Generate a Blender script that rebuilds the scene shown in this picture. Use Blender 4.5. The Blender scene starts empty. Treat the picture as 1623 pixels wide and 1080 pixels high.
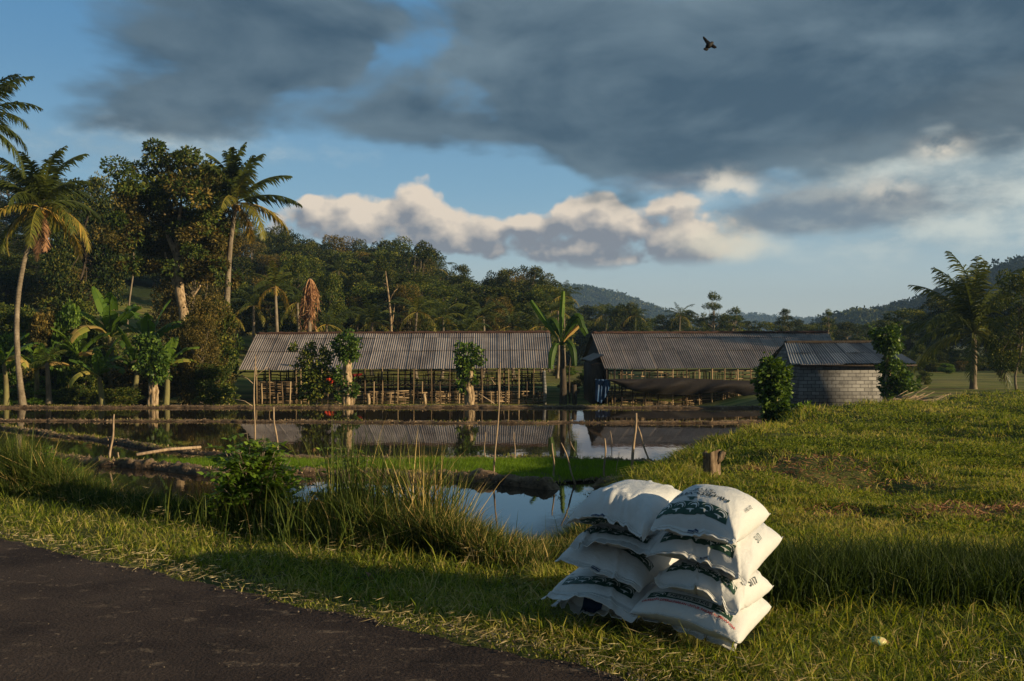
import bpy, math, random
import numpy as np
from mathutils import Vector
random.seed(7)
rng = np.random.default_rng(11)
SC = bpy.context.scene
COL = SC.collection
F = 1500.0          # focal length in photograph pixels (1623 wide)
CZ = 1.6            # eye height
HY = 540.0          # horizon row

# ------------------------------------------------------------------ camera
cam_d = bpy.data.cameras.new('camera')
cam_d.sensor_width = 36.0
cam_d.lens = 36.0 * F / 1623.0
cam_d.clip_start = 0.05
cam_d.clip_end = 6000
cam = bpy.data.objects.new('camera', cam_d)
cam.location = (0, 0, CZ)
cam.rotation_euler = (math.radians(90), 0, 0)
COL.objects.link(cam)
SC.camera = cam

# ------------------------------------------------------------------ node expression helper
class NX:
    """arithmetic on shader sockets"""
    def __init__(s, nt, sock): s.nt, s.s = nt, sock
    def _m(s, op, *a, clamp=False):
        n = s.nt.nodes.new('ShaderNodeMath'); n.operation = op; n.use_clamp = clamp
        for i, v in enumerate((s,) + a):
            if isinstance(v, NX): s.nt.links.new(v.s, n.inputs[i])
            else: n.inputs[i].default_value = float(v)
        return NX(s.nt, n.outputs[0])
    def __add__(s, o): return s._m('ADD', o)
    __radd__ = __add__
    def __mul__(s, o): return s._m('MULTIPLY', o)
    __rmul__ = __mul__
    def __sub__(s, o): return s._m('SUBTRACT', o)
    def __rsub__(s, o): return (s * -1.0) + o
    def __truediv__(s, o): return s._m('DIVIDE', o)
    def exp(s): return s._m('EXPONENT')
    def sqrt(s): return s._m('SQRT')
    def atan2(s, o): return s._m('ARCTAN2', o)
    def clamp(s): return s._m('ADD', 0.0, clamp=True)
    def mx(s, o): return s._m('MAXIMUM', o)
    def mn(s, o): return s._m('MINIMUM', o)
    def step(s, lo, hi):
        n = s.nt.nodes.new('ShaderNodeMapRange'); n.interpolation_type = 'SMOOTHSTEP'
        s.nt.links.new(s.s, n.inputs['Value'])
        n.inputs['From Min'].default_value = lo; n.inputs['From Max'].default_value = hi
        return NX(s.nt, n.outputs['Result'])

def node(nt, t, **kw):
    n = nt.nodes.new(t)
    for k, v in kw.items(): setattr(n, k, v)
    return n
def noise(nt, vec, scale, detail=5, rough=0.55, dist=0.0):
    n = node(nt, 'ShaderNodeTexNoise')
    n.inputs['Scale'].default_value = scale; n.inputs['Detail'].default_value = detail
    n.inputs['Roughness'].default_value = rough; n.inputs['Distortion'].default_value = dist
    if vec is not None: nt.links.new(vec, n.inputs['Vector'])
    return NX(nt, n.outputs['Fac'])
def mixc(nt, fac, a, b):
    n = node(nt, 'ShaderNodeMix', data_type='RGBA')
    for sock, v in ((n.inputs[0], fac), (n.inputs[6], a), (n.inputs[7], b)):
        if isinstance(v, NX): nt.links.new(v.s, sock)
        elif isinstance(v, bpy.types.NodeSocket): nt.links.new(v, sock)
        elif isinstance(v, tuple): sock.default_value = (v + (1.0,))[:4]
        else: sock.default_value = v
    return n.outputs[2]
def lin(r, g, b):
    f = lambda c: (c / 255 / 12.92) if c / 255 <= 0.04045 else ((c / 255 + 0.055) / 1.055) ** 2.4
    return (f(r), f(g), f(b))

# ------------------------------------------------------------------ sun and sky
SUN_AZ = Vector((0.92, -0.39, 0)).normalized()
SUN_EL = math.radians(12.5)
SUNV = Vector((SUN_AZ.x * math.cos(SUN_EL), SUN_AZ.y * math.cos(SUN_EL), math.sin(SUN_EL)))
sd = bpy.data.lights.new('sun', 'SUN')
sd.energy = 5.0
sd.angle = math.radians(0.5)
sd.color = (1.0, 0.80, 0.50)
sun = bpy.data.objects.new('sun', sd)
sun.rotation_euler = (-SUNV).to_track_quat('-Z', 'Y').to_euler()
COL.objects.link(sun)
SC.view_settings.view_transform = 'Standard'
SC.view_settings.look = 'None'
SC.view_settings.exposure = 0.30
SC.view_settings.gamma = 1.0

W = bpy.data.worlds.new('World')
SC.world = W
W.use_nodes = True
nt = W.node_tree
for n in list(nt.nodes): nt.nodes.remove(n)
out = node(nt, 'ShaderNodeOutputWorld')
bg = node(nt, 'ShaderNodeBackground')
SKYK = 0.1
bg.inputs['Strength'].default_value = SKYK
sky = node(nt, 'ShaderNodeTexSky', sky_type='NISHITA', sun_disc=False)
sky.sun_elevation = SUN_EL
sky.sun_rotation = math.atan2(SUN_AZ.x, SUN_AZ.y)
sky.air_density = 1.0; sky.dust_density = 1.6; sky.ozone_density = 1.5
tc = node(nt, 'ShaderNodeTexCoord')
sp = node(nt, 'ShaderNodeSeparateXYZ'); nt.links.new(tc.outputs['Generated'], sp.inputs[0])
dx, dy, dz = (NX(nt, sp.outputs[i]) for i in range(3))
hor = (dx * dx + dy * dy).sqrt().mx(0.001)
az = dx.atan2(dy)            # azimuth from straight ahead
el = dz / hor                # tangent of the elevation
def comb(x, y, z):
    c = node(nt, 'ShaderNodeCombineXYZ')
    for i, v in enumerate((x, y, z)):
        if isinstance(v, NX): nt.links.new(v.s, c.inputs[i])
        else: c.inputs[i].default_value = v
    return c.outputs[0]
def AZ(px): return math.atan((px - 811.5) / F)
def EL(px, py): return (HY - py) / F / math.sqrt(1 + ((px - 811.5) / F) ** 2)
def blob(a, e, px, py, rx, ry, w=1.0):
    u = (a - AZ(px)) * (F / rx); v = (e - EL(px, py)) * (F / ry)
    return ((u * u + v * v) * -1.0).exp() * w
def total(l):
    t = l[0]
    for k in l[1:]: t = t + k
    return t
vec0 = comb(dx, dy, dz * 1.25)
vecs = comb(dx, dy, dz * 2.3)
# clear sky, a little deeper and greyer towards the horizon's moist air
skyc = node(nt, 'ShaderNodeHueSaturation'); nt.links.new(sky.outputs[0], skyc.inputs['Color'])
skyc.inputs['Saturation'].default_value = 1.0; skyc.inputs['Value'].default_value = 1.0
c = skyc.outputs[0]
def cc(r, g, b):
    l = lin(r, g, b); return (l[0] / SKYK, l[1] / SKYK, l[2] / SKYK)
front = dy.step(-0.1, 0.3)
c = mixc(nt, 0.88, c, mixc(nt, el.step(0.02, 0.34), mixc(nt, el.step(-0.02, 0.17), cc(196, 200, 190), cc(136, 174, 194)), cc(80, 130, 170)))
# --- cumulus bank low over the trees
def cumulus(a, e, vec):
    m = total([blob(a, e, 500, 345, 62, 40), blob(a, e, 560, 352, 60, 46), blob(a, e, 645, 346, 66, 66, 1.1), blob(a, e, 720, 362, 60, 44),
               blob(a, e, 800, 378, 85, 40), blob(a, e, 880, 390, 90, 46), blob(a, e, 950, 360, 60, 62, 1.1), blob(a, e, 1030, 380, 90, 50),
               blob(a, e, 1120, 385, 110, 52), blob(a, e, 1110, 330, 80, 46, .9), blob(a, e, 450, 350, 50, 52, .8)])
    n1 = noise(nt, vec, 9.0, 7, 0.55)
    v = node(nt, 'ShaderNodeTexVoronoi', feature='SMOOTH_F1'); v.inputs['Scale'].default_value = 22.0
    v.inputs['Smoothness'].default_value = 0.6
    v.inputs['Detail'].default_value = 3.0; v.inputs['Roughness'].default_value = .45
    nt.links.new(vec, v.inputs['Vector'])
    puff = (NX(nt, v.outputs['Distance']) * -1.0 + 0.40)
    return m.mn(1.15) * 1.05 + (n1 - 0.5) * 1.5 + puff * 0.95 + (noise(nt, vec, 40, 5, .6) - .5) * .35
def off(v, o):
    n = node(nt, 'ShaderNodeVectorMath', operation='ADD'); nt.links.new(v, n.inputs[0]); n.inputs[1].default_value = o
    return n.outputs[0]
d0 = cumulus(az, el, vec0)
d1 = cumulus(az + 0.008, el + 0.009, off(vec0, (0.008, 0, 0.02)))
base_cut = (el + (noise(nt, vecs, 9, 4) - .5) * .02).step(EL(800, 430), EL(800, 408))
al = d0.step(0.38, 0.76) * base_cut
lit = ((d0 - d1) * 1.35 + el.step(EL(800, 412), EL(800, 318)) * 0.62 + (noise(nt, vec0, 30, 6, .6) - .5) * .5 + 0.0).clamp()
cum = mixc(nt, lit, cc(122, 126, 134), cc(216, 201, 182))
c = mixc(nt, al, c, cum)
# --- warm bank at the right-hand end
g = total([blob(az, el, 1130, 365, 110, 38, .9), blob(az, el, 1175, 395, 75, 26, .8)]) * (noise(nt, vec0, 18, 5) * 1.4)
c = mixc(nt, (g.step(0.25, 1.0) * 0.75), c, cc(222, 212, 188))
# --- pale veil on the right
n2 = noise(nt, vecs, 5.0, 6, 0.6)
n3 = noise(nt, vecs, 11.0, 6, 0.6)
veil = total([blob(az, el, 1500, 300, 320, 120, 1.0), blob(az, el, 1600, 180, 180, 70, 1.0), blob(az, el, 200, 235, 260, 60, .75)]) + (n3 - .5) * 1.2
c = mixc(nt, veil.step(0.25, 1.1) * 0.85, c, mixc(nt, n3.step(.35, .68), cc(138, 152, 156), cc(200, 204, 194)))
# --- dark stratus, extended out of view to dim the ambient light
aw = az + (noise(nt, off(vecs, (3.1, 0, 0)), 4.5, 4, .55) - .5) * .30; ew = el + (noise(nt, off(vecs, (0, 5.2, 0)), 5.0, 4, .55) - .5) * .15
dk = total([blob(aw, ew, 1200, 80, 420, 150, 1.35), blob(aw, ew, 1560, 50, 300, 120, 1.1), blob(aw, ew, 930, 170, 240, 70, 1.0),
            blob(aw, ew, 640, 215, 200, 42, 0.8), blob(aw, ew, 1120, 245, 200, 46, .9),
            blob(aw, ew, 500, 45, 200, 75, 1.15), blob(aw, ew, 420, 120, 150, 50, .55), blob(aw, ew, 600, 110, 110, 42, .6),
            blob(aw, ew, 230, 160, 180, 62, 1.05), blob(aw, ew, 230, 20, 230, 60, 0.7), blob(aw, ew, 830, 20, 120, 50, .5), blob(aw, ew, 1400, 200, 200, 60, .6),
            blob(aw, ew, 715, 95, 60, 70, -.8), blob(aw, ew, 50, 120, 80, 150, -.6), blob(az, el, 900, 285, 170, 26, -.9)])
dk = dk + (1 - front) * 0.95 + el.step(.42, .8) * .9  # unseen cloud added behind the camera and at the zenith, lowering ambient light
nd = noise(nt, vecs, 5.0, 9, 0.58, 0.4); ndl = noise(nt, off(vecs, (0.02, 0, .04)), 5.0, 6, 0.55, 0.4)
dkd = dk + (nd - 0.5) * 2.0
dal = dkd.step(0.20, 0.95)
shade = mixc(nt, ((nd - ndl) * 1.7 + .36 + (noise(nt, vecs, 2.6, 4).step(.35, .65) - .5) * .5 - dkd.step(.7, 1.9) * .28).clamp(), cc(56, 76, 92), cc(112, 130, 140))
c = mixc(nt, dal * 0.94, c, shade)
# --- small grey-violet clouds below it
sm = total([blob(az, el, 1060, 290, 115, 24, 1.0), blob(az, el, 1250, 338, 120, 30, 1.0), blob(az, el, 1420, 325, 200, 40, 0.85), blob(az, el, 230, 262, 220, 24, .35)])
smd = sm + (noise(nt, vecs, 10.0, 6, .6) - 0.5) * 1.5
c = mixc(nt, smd.step(0.30, 1.0) * 0.80, c, mixc(nt, noise(nt, vecs, 14, 5).step(.4, .66), cc(98, 108, 120), cc(142, 146, 146)))
# --- bright rims
rim = total([blob(az, el, 1145, 292, 34, 20, 1.0), blob(az, el, 1490, 238, 32, 16, 0.9), blob(az, el, 1400, 300, 60, 22, .6), blob(az, el, 1185, 300, 20, 14, .6)]) * noise(nt, vec0, 34, 5).step(0.36, 0.62)
c = mixc(nt, rim.clamp() * 0.9, c, cc(218, 208, 190))
nt.links.new(c, bg.inputs['Color'])
nt.links.new(bg.outputs[0], out.inputs[0])

# ------------------------------------------------------------------ helpers: objects
def prop(o, label=None, cat=None, group=None, kind=None):
    if label: o['label'] = label
    if cat: o['category'] = cat
    if group: o['group'] = group
    if kind: o['kind'] = kind
    return o
def empty(name, loc, label=None, cat=None, group=None, rz=0.0):
    o = bpy.data.objects.new(name, None); o.empty_display_size = 0.2
    COL.objects.link(o); o.location = loc; o.rotation_euler = (0, 0, rz)
    return prop(o, label, cat, group)
def ground_pt(px, D):
    """X of a photo column at depth D"""
    return (px - 811.5) * D / F
def P(px, py, D):
    return np.array([(px - 811.5) * D / F, D, CZ - (py - HY) * D / F])

class G:
    """geometry collector: verts, quads, tris and a tint per vertex"""
    def __init__(s): s.v = []; s.q = []; s.t = []; s.c = []; s.n = 0
    def add(s, V, Q=None, T=None, c=0.5):
        V = np.asarray(V, dtype=np.float64).reshape(-1, 3)
        if Q is not None and len(Q): s.q.append(np.asarray(Q, dtype=np.int64).reshape(-1, 4) + s.n)
        if T is not None and len(T): s.t.append(np.asarray(T, dtype=np.int64).reshape(-1, 3) + s.n)
        s.v.append(V); s.c.append(np.broadcast_to(np.asarray(c, dtype=np.float64), (len(V),)).copy())
        s.n += len(V)
    def merge(s, g, M=None, off_=(0, 0, 0)):
        V = np.concatenate(g.v)
        if M is not None: V = V @ np.asarray(M).T
        s.add(V + np.asarray(off_), np.concatenate(g.q) if g.q else None, np.concatenate(g.t) if g.t else None, np.concatenate(g.c))
    def mesh(s, name, mat, smooth=False):
        V = np.concatenate(s.v); C = np.concatenate(s.c)
        Q = np.concatenate(s.q) if s.q else np.zeros((0, 4), int)
        T = np.concatenate(s.t) if s.t else np.zeros((0, 3), int)
        me = bpy.data.meshes.new(name)
        me.vertices.add(len(V)); me.vertices.foreach_set('co', V.astype(np.float32).ravel())
        nl = len(Q) * 4 + len(T) * 3
        me.loops.add(nl)
        me.loops.foreach_set('vertex_index', np.concatenate([Q.ravel(), T.ravel()]).astype(np.int32))
        me.polygons.add(len(Q) + len(T))
        ls = np.concatenate([np.arange(len(Q)) * 4, len(Q) * 4 + np.arange(len(T)) * 3]).astype(np.int32)
        me.polygons.foreach_set('loop_start', ls)
        if smooth: me.polygons.foreach_set('use_smooth', np.ones(len(ls), bool))
        me.update(calc_edges=True)
        at = me.attributes.new('tint', 'FLOAT', 'POINT')
        at.data.foreach_set('value', C.astype(np.float32))
        me.materials.append(mat)
        return me
    def build(s, name, mat, parent=None, smooth=False):
        o = bpy.data.objects.new(name, s.mesh(name, mat, smooth)); COL.objects.link(o)
        if parent is not None: o.parent = parent
        return o
    # ---- shapes
    def tube(s, pts, rad, n=8, c=0.5, cap=True):
        pts = np.asarray(pts, float); m = len(pts)
        rad = np.broadcast_to(np.asarray(rad, float), (m,))
        d = np.gradient(pts, axis=0); d /= np.linalg.norm(d, axis=1)[:, None] + 1e-9
        ref = np.array([0, 0, 1.0]) if abs(d[0][2]) < 0.9 else np.array([1.0, 0, 0])
        a = np.cross(d, ref); a /= np.linalg.norm(a, axis=1)[:, None] + 1e-9
        b = np.cross(d, a)
        th = np.arange(n) * 2 * math.pi / n
        V = pts[:, None] + rad[:, None, None] * (a[:, None] * np.cos(th)[None, :, None] + b[:, None] * np.sin(th)[None, :, None])
        V = V.reshape(-1, 3)
        i, j = np.meshgrid(np.arange(m - 1), np.arange(n), indexing='ij'); j2 = (j + 1) % n
        Q = np.stack([i * n + j, i * n + j2, (i + 1) * n + j2, (i + 1) * n + j], -1).reshape(-1, 4)
        T = None
        if cap:
            V = np.vstack([V, pts[0], pts[-1]]); k = m * n
            jj = np.arange(n); j2 = (jj + 1) % n
            T = np.vstack([np.stack([j2, jj, np.full(n, k)], -1), np.stack([(m - 1) * n + jj, (m - 1) * n + j2, np.full(n, k + 1)], -1)])
        s.add(V, Q, T, c)
    def box(s, a, b, c=0.5):
        x0, y0, z0 = a; x1, y1, z1 = b
        V = [(x0, y0, z0), (x1, y0, z0), (x1, y1, z0), (x0, y1, z0), (x0, y0, z1), (x1, y0, z1), (x1, y1, z1), (x0, y1, z1)]
        Q = [(0, 3, 2, 1), (4, 5, 6, 7), (0, 1, 5, 4), (1, 2, 6, 5), (2, 3, 7, 6), (3, 0, 4, 7)]
        s.add(V, Q, None, c)
    def grid(s, V, c=0.5, flip=False):
        V = np.asarray(V); m, n = V.shape[:2]
        i, j = np.meshgrid(np.arange(m - 1), np.arange(n - 1), indexing='ij')
        Q = np.stack([i * n + j, i * n + j + 1, (i + 1) * n + j + 1, (i + 1) * n + j], -1).reshape(-1, 4)
        if flip: Q = Q[:, ::-1]
        s.add(V.reshape(-1, 3), Q, None, c if np.isscalar(c) else np.asarray(c).ravel())
    def leaves(s, C, D, L, Wd, c=0.5, fold=0.15, r=rng, seg=1):
        """N leaves: base C, direction D, length L, width Wd; a folded pointed blade"""
        N = len(C); D = D / (np.linalg.norm(D, axis=1)[:, None] + 1e-9)
        R = r.normal(size=(N, 3)); S = np.cross(D, R); S /= np.linalg.norm(S, axis=1)[:, None] + 1e-9
        Nn = np.cross(S, D)
        L = np.broadcast_to(np.asarray(L, float), (N,))[:, None]; Wd = np.broadcast_to(np.asarray(Wd, float), (N,))[:, None]
        c = np.broadcast_to(np.asarray(c, float), (N,))
        V = np.stack([C, C + D * L * .45 + S * Wd * .5 + Nn * Wd * fold, C + D * L, C + D * L * .45 - S * Wd * .5 + Nn * Wd * fold], 1)
        k = np.arange(N)[:, None] * 4
        s.add(V.reshape(-1, 3), k + np.array([0, 1, 2, 3]), None, np.repeat(c, 4))
    def blades(s, B, h, w, lean, c=0.5, r=rng, curve=0.6):
        """grass blades standing on B (N,3)"""
        N = len(B); h = np.broadcast_to(np.asarray(h, float), (N,))[:, None]; w = np.broadcast_to(np.asarray(w, float), (N,))[:, None]
        th = r.uniform(0, 2 * math.pi, N); S = np.stack([np.cos(th), np.sin(th), 0 * th], 1)
        lx = r.normal(size=(N, 2)) * np.broadcast_to(np.asarray(lean, float), (N,))[:, None]
        Ln = np.concatenate([lx, np.zeros((N, 1))], 1)
        up = np.array([0, 0, 1.0])
        z2 = np.sqrt(np.clip(1 - (Ln ** 2).sum(1) * .55, .1, 1))[:, None]
        M_ = B + Ln * h * (0.5 - .22 * curve) + up * h * .55
        T_ = B + Ln * h + up * h * z2
        V = np.stack([B - S * w * .5, B + S * w * .5, M_ + S * w * .42, M_ - S * w * .42, T_], 1)
        k = np.arange(N)[:, None] * 5
        c = np.broadcast_to(np.asarray(c, float), (N,))
        s.add(V.reshape(-1, 3), k + np.array([0, 1, 2, 3]), k + np.array([3, 2, 4]), np.repeat(c, 5))

# value noise for shapes
_h = np.random.default_rng(5).random((256, 256))
def vn(x, y):
    x = np.asarray(x, float); y = np.asarray(y, float)
    xi = np.floor(x).astype(int); yi = np.floor(y).astype(int); fx = x - xi; fy = y - yi
    fx = fx * fx * (3 - 2 * fx); fy = fy * fy * (3 - 2 * fy)
    g_ = lambda i, j: _h[i % 256, j % 256]
    return (g_(xi, yi) * (1 - fx) + g_(xi + 1, yi) * fx) * (1 - fy) + (g_(xi, yi + 1) * (1 - fx) + g_(xi + 1, yi + 1) * fx) * fy
def fbm(x, y, o=4):
    t = 0; a = .5; s_ = 0
    for i in range(o): t = t + a * vn(np.asarray(x) * 2 ** i + 17 * i, np.asarray(y) * 2 ** i + 31 * i); s_ += a; a *= .5
    return t / s_
def sstep(a, b, x):
    t = np.clip((np.asarray(x, float) - a) / (b - a), 0, 1); return t * t * (3 - 2 * t)

# ------------------------------------------------------------------ materials
def mat_new(name):
    m = bpy.data.materials.new(name); m.use_nodes = True; nt = m.node_tree
    for n in list(nt.nodes): nt.nodes.remove(n)
    o = node(nt, 'ShaderNodeOutputMaterial'); b = node(nt, 'ShaderNodeBsdfPrincipled')
    nt.links.new(b.outputs[0], o.inputs[0])
    return m, nt, b, o
def tint(nt):
    a = node(nt, 'ShaderNodeAttribute'); a.attribute_name = 'tint'
    return NX(nt, a.outputs['Fac'])
def ramp(nt, fac, cols):
    r = node(nt, 'ShaderNodeValToRGB'); e = r.color_ramp.elements
    while len(e) < len(cols): e.new(0.5)
    for i, (p, c_) in enumerate(cols): e[i].position = p; e[i].color = c_ + (1,)
    nt.links.new(fac.s, r.inputs[0])
    return r.outputs[0]
def wpos(nt):
    g_ = node(nt, 'ShaderNodeNewGeometry'); return g_.outputs['Position']
def bump(nt, b, h, strength=0.5, dist=0.02):
    n = node(nt, 'ShaderNodeBump'); n.inputs['Strength'].default_value = strength; n.inputs['Distance'].default_value = dist
    nt.links.new(h.s if isinstance(h, NX) else h, n.inputs['Height']); nt.links.new(n.outputs[0], b.inputs['Normal'])
def foliage(name, cols, transl=0.3, rough=0.5, spec=0.3):
    m, nt, b, o = mat_new(name)
    cols = [(p_, tuple(min(.8, v_ * (1.0 + .42 * p_)) for v_ in c_)) for p_, c_ in cols]
    col = ramp(nt, tint(nt), cols)
    nt.links.new(col, b.inputs['Base Color']); b.inputs['Roughness'].default_value = rough
    b.inputs['Specular IOR Level'].default_value = spec
    t = node(nt, 'ShaderNodeBsdfTranslucent')
    hs = node(nt, 'ShaderNodeHueSaturation'); hs.inputs['Hue'].default_value = .485; hs.inputs['Saturation'].default_value = 1.1; hs.inputs['Value'].default_value = 1.4
    nt.links.new(col, hs.inputs['Color']); nt.links.new(hs.outputs[0], t.inputs['Color'])
    mx = node(nt, 'ShaderNodeMixShader'); mx.inputs[0].default_value = transl
    nt.links.new(b.outputs[0], mx.inputs[1]); nt.links.new(t.outputs[0], mx.inputs[2]); nt.links.new(mx.outputs[0], o.inputs[0])
    return m
def rough_mat(name, cols, scale=6.0, rough=0.85, bumpd=0.01, stretch=(1, 1, 1), detail=6, use_tint=False, coord='Object', bs=0.6):
    m, nt, b, o = mat_new(name)
    t = node(nt, 'ShaderNodeTexCoord'); mp = node(nt, 'ShaderNodeMapping'); mp.inputs['Scale'].default_value = stretch
    nt.links.new(t.outputs[coord], mp.inputs[0])
    n1 = noise(nt, mp.outputs[0], scale, detail, .62)
    f = n1
    if use_tint: f = (n1 - 0.5) * 0.8 + tint(nt)
    col = ramp(nt, f, cols)
    nt.links.new(col, b.inputs['Base Color']); b.inputs['Roughness'].default_value = rough
    b.inputs['Specular IOR Level'].default_value = 0.25
    if bumpd: bump(nt, b, noise(nt, mp.outputs[0], scale * 3, 5, .6), bs, bumpd)
    return m

M = {}
M['grass'] = foliage('grass_blade', [(0, (.022, .044, .008)), (.35, (.084, .120, .015)), (.72, (.20, .232, .026)), (.93, (.28, .255, .045)), (1, (.40, .31, .12))], .42, .6, .15)
M['tallgrass'] = foliage('tall_grass_blade', [(0, (.014, .026, .006)), (.45, (.046, .072, .012)), (.85, (.13, .14, .024)), (1, (.42, .29, .11))], .28, .55, .15)  # darkened so the colour carries the self-shadow of the dense stand
M['straw'] = foliage('dry_straw', [(0, (.16, .12, .05)), (.5, (.38, .29, .14)), (1, (.58, .46, .26))], .2, .7)
M['rice'] = foliage('rice_blade', [(0, (.055, .11, .010)), (1, (.18, .27, .024))], .45, .5, .15)
M['leafdark'] = foliage('dark_leaf', [(0, (.007, .016, .004)), (.5, (.026, .044, .009)), (1, (.13, .115, .020))], .14, .6, .12)  # golden top stop puts sunlit highlights into the leaf colour
M['leafmid'] = foliage('mid_leaf', [(0, (.014, .030, .006)), (.5, (.056, .084, .013)), (1, (.20, .18, .028))], .22, .55, .15)  # warm top stop likewise paints sun highlights on the leaves
M['leafwarm'] = foliage('olive_leaf', [(0, (.032, .034, .008)), (.5, (.085, .072, .018)), (1, (.24, .16, .035))], .22, .55, .15)
M['leafbright'] = foliage('bright_leaf', [(0, (.034, .075, .010)), (.5, (.085, .150, .018)), (1, (.17, .24, .035))], .38, .45, .25)
M['shrubleaf'] = foliage('shrub_leaf', [(0, (.055, .11, .012)), (.5, (.13, .215, .022)), (1, (.27, .34, .045))], .42, .45, .25)
M['vine'] = foliage('vine_leaf', [(0, (.014, .034, .006)), (.5, (.042, .085, .012)), (1, (.13, .18, .026))], .25, .42, .25)
M['cover'] = foliage('ground_cover_leaf', [(0, (.05, .075, .010)), (.5, (.12, .155, .018)), (1, (.19, .21, .028))], .38, .6, .12)
M['palmleaf'] = foliage('palm_leaflet', [(0, (.020, .034, .008)), (.5, (.070, .088, .016)), (.8, (.19, .17, .03)), (1, (.38, .24, .05))], .32, .45, .25)
M['palmdead'] = foliage('dead_frond', [(0, (.12, .06, .03)), (.5, (.30, .15, .07)), (1, (.46, .27, .13))], .2, .7)
M['banana'] = foliage('banana_leaf', [(0, (.030, .060, .010)), (.5, (.085, .150, .018)), (.8, (.19, .25, .035)), (1, (.42, .28, .09))], .42, .45, .25)
M['bark'] = rough_mat('bark', [(.3, (.10, .075, .05)), (.55, (.24, .19, .13)), (.75, (.40, .33, .24))], 4, stretch=(1, 1, .35), bumpd=.03)
M['barkpale'] = rough_mat('pale_bark', [(.34, (.10, .065, .035)), (.48, (.34, .235, .13)), (.68, (.56, .42, .27))], 7, stretch=(1, 1, .35), bumpd=.05)
M['barkdark'] = rough_mat('dark_bark', [(.3, (.03, .022, .016)), (.7, (.10, .075, .05))], 5, stretch=(1, 1, .3), bumpd=.03)
M['bamboo'] = rough_mat('bamboo', [(.25, (.09, .06, .035)), (.5, (.26, .175, .095)), (.85, (.50, .36, .21))], 9, stretch=(1, 1, .2), bumpd=.003, use_tint=True)
M['stick'] = rough_mat('bare_stick', [(.3, (.22, .15, .09)), (.6, (.46, .33, .21)), (.8, (.60, .46, .32))], 14, stretch=(1, 1, .2), bumpd=.002)
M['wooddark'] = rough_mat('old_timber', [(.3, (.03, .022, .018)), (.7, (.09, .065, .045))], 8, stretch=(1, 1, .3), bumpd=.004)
M['mud'] = rough_mat('wet_mud', [(.22, (.050, .031, .019)), (.5, (.16, .105, .062)), (.8, (.36, .25, .15))], 9, .95, .05, use_tint=True, coord='Object', bs=.8)

# terrain: grass-green, straw and soil patches; mud where the ground lies low near the ponds
m, nt, b, o = mat_new('earth_and_grass'); M['terrain'] = m
ps = wpos(nt)
n1 = noise(nt, ps, 0.35, 8, .65); n2 = noise(nt, ps, 2.3, 6, .65); n3 = noise(nt, ps, 14, 5, .6)
mpn = node(nt, 'ShaderNodeMapping'); mpn.inputs['Scale'].default_value = (0.07, 0.40, .3); nt.links.new(ps, mpn.inputs[0])
n4 = noise(nt, mpn.outputs[0], 1.0, 6, .6)
spn = node(nt, 'ShaderNodeSeparateXYZ'); nt.links.new(ps, spn.inputs[0])
zz = NX(nt, spn.outputs[2]); yy = NX(nt, spn.outputs[1])
grc = ramp(nt, (n1 * .3 + n2 * .35 + n3 * .35), [(.36, (.050, .040, .016)), (.47, (.075, .080, .016)), (.58, (.12, .125, .024)), (.68, (.22, .16, .055))])
farc = ramp(nt, n4, [(.36, (.07, .085, .018)), (.45, (.15, .17, .028)), (.52, (.26, .22, .06)), (.58, (.14, .13, .035)), (.66, (.07, .05, .03))])
gc = mixc(nt, yy.step(48, 54), grc, farc)
hillc = ramp(nt, n2, [(.3, (.020, .030, .010)), (.7, (.045, .065, .018))])
gc = mixc(nt, zz.step(5.5, 8), gc, hillc)
mudm = (zz.step(-1.2, -0.75) * -1.0 + 1.0) * (yy.step(50.5, 51.5) * -1.0 + 1.0)
gc = mixc(nt, mudm, gc, (.04, .028, .018))
nt.links.new(gc, b.inputs['Base Color']); b.inputs['Roughness'].default_value = .95; b.inputs['Specular IOR Level'].default_value = .15
bump(nt, b, n3, .9, .04)

# asphalt
m, nt, b, o = mat_new('asphalt'); M['road'] = m
ps = wpos(nt)
a1 = noise(nt, ps, 1.1, 5, .6); a2 = noise(nt, ps, 60, 4, .6); a3 = noise(nt, ps, 7, 6, .7)
ac = ramp(nt, (a1 * .5 + a2 * .5), [(.35, (.018, .013, .012)), (.5, (.040, .028, .024)), (.65, (.080, .055, .043))])
mp2 = node(nt, 'ShaderNodeMapping'); mp2.inputs['Rotation'].default_value = (0, 0, math.radians(34)); mp2.inputs['Scale'].default_value = (2.2, 4.5, 1)
nt.links.new(ps, mp2.inputs[0])
a4 = noise(nt, mp2.outputs[0], 1.8, 4, .55)
patch = a4.step(.55, .66) * noise(nt, ps, 16, 5, .7).step(.44, .60)
vo = node(nt, 'ShaderNodeTexVoronoi'); vo.inputs['Scale'].default_value = 13; nt.links.new(ps, vo.inputs['Vector'])
spk = (NX(nt, vo.outputs['Distance']).step(.10, .16) * -1.0 + 1.0) * noise(nt, ps, 1.7, 3).step(.44, .56)
vc = node(nt, 'ShaderNodeTexVoronoi', feature='DISTANCE_TO_EDGE'); vc.inputs['Scale'].default_value = .9
vd = node(nt, 'ShaderNodeVectorMath', operation='ADD'); vn_ = node(nt, 'ShaderNodeTexNoise'); vn_.inputs['Scale'].default_value = 3.5; vn_.inputs['Detail'].default_value = 5
nt.links.new(ps, vn_.inputs['Vector']); nt.links.new(ps, vd.inputs[0]); nt.links.new(vn_.outputs['Color'], vd.inputs[1]); nt.links.new(vd.outputs[0], vc.inputs['Vector'])
crk = (NX(nt, vc.outputs['Distance']).step(.004, .016) * -1.0 + 1.0) * noise(nt, ps, 1.3, 3).step(.46, .56)
ac = mixc(nt, crk * .8, ac, (.010, .008, .007))
ac = mixc(nt, noise(nt, ps, .55, 4).step(.45, .62) * .45, ac, (.095, .068, .052))
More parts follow.
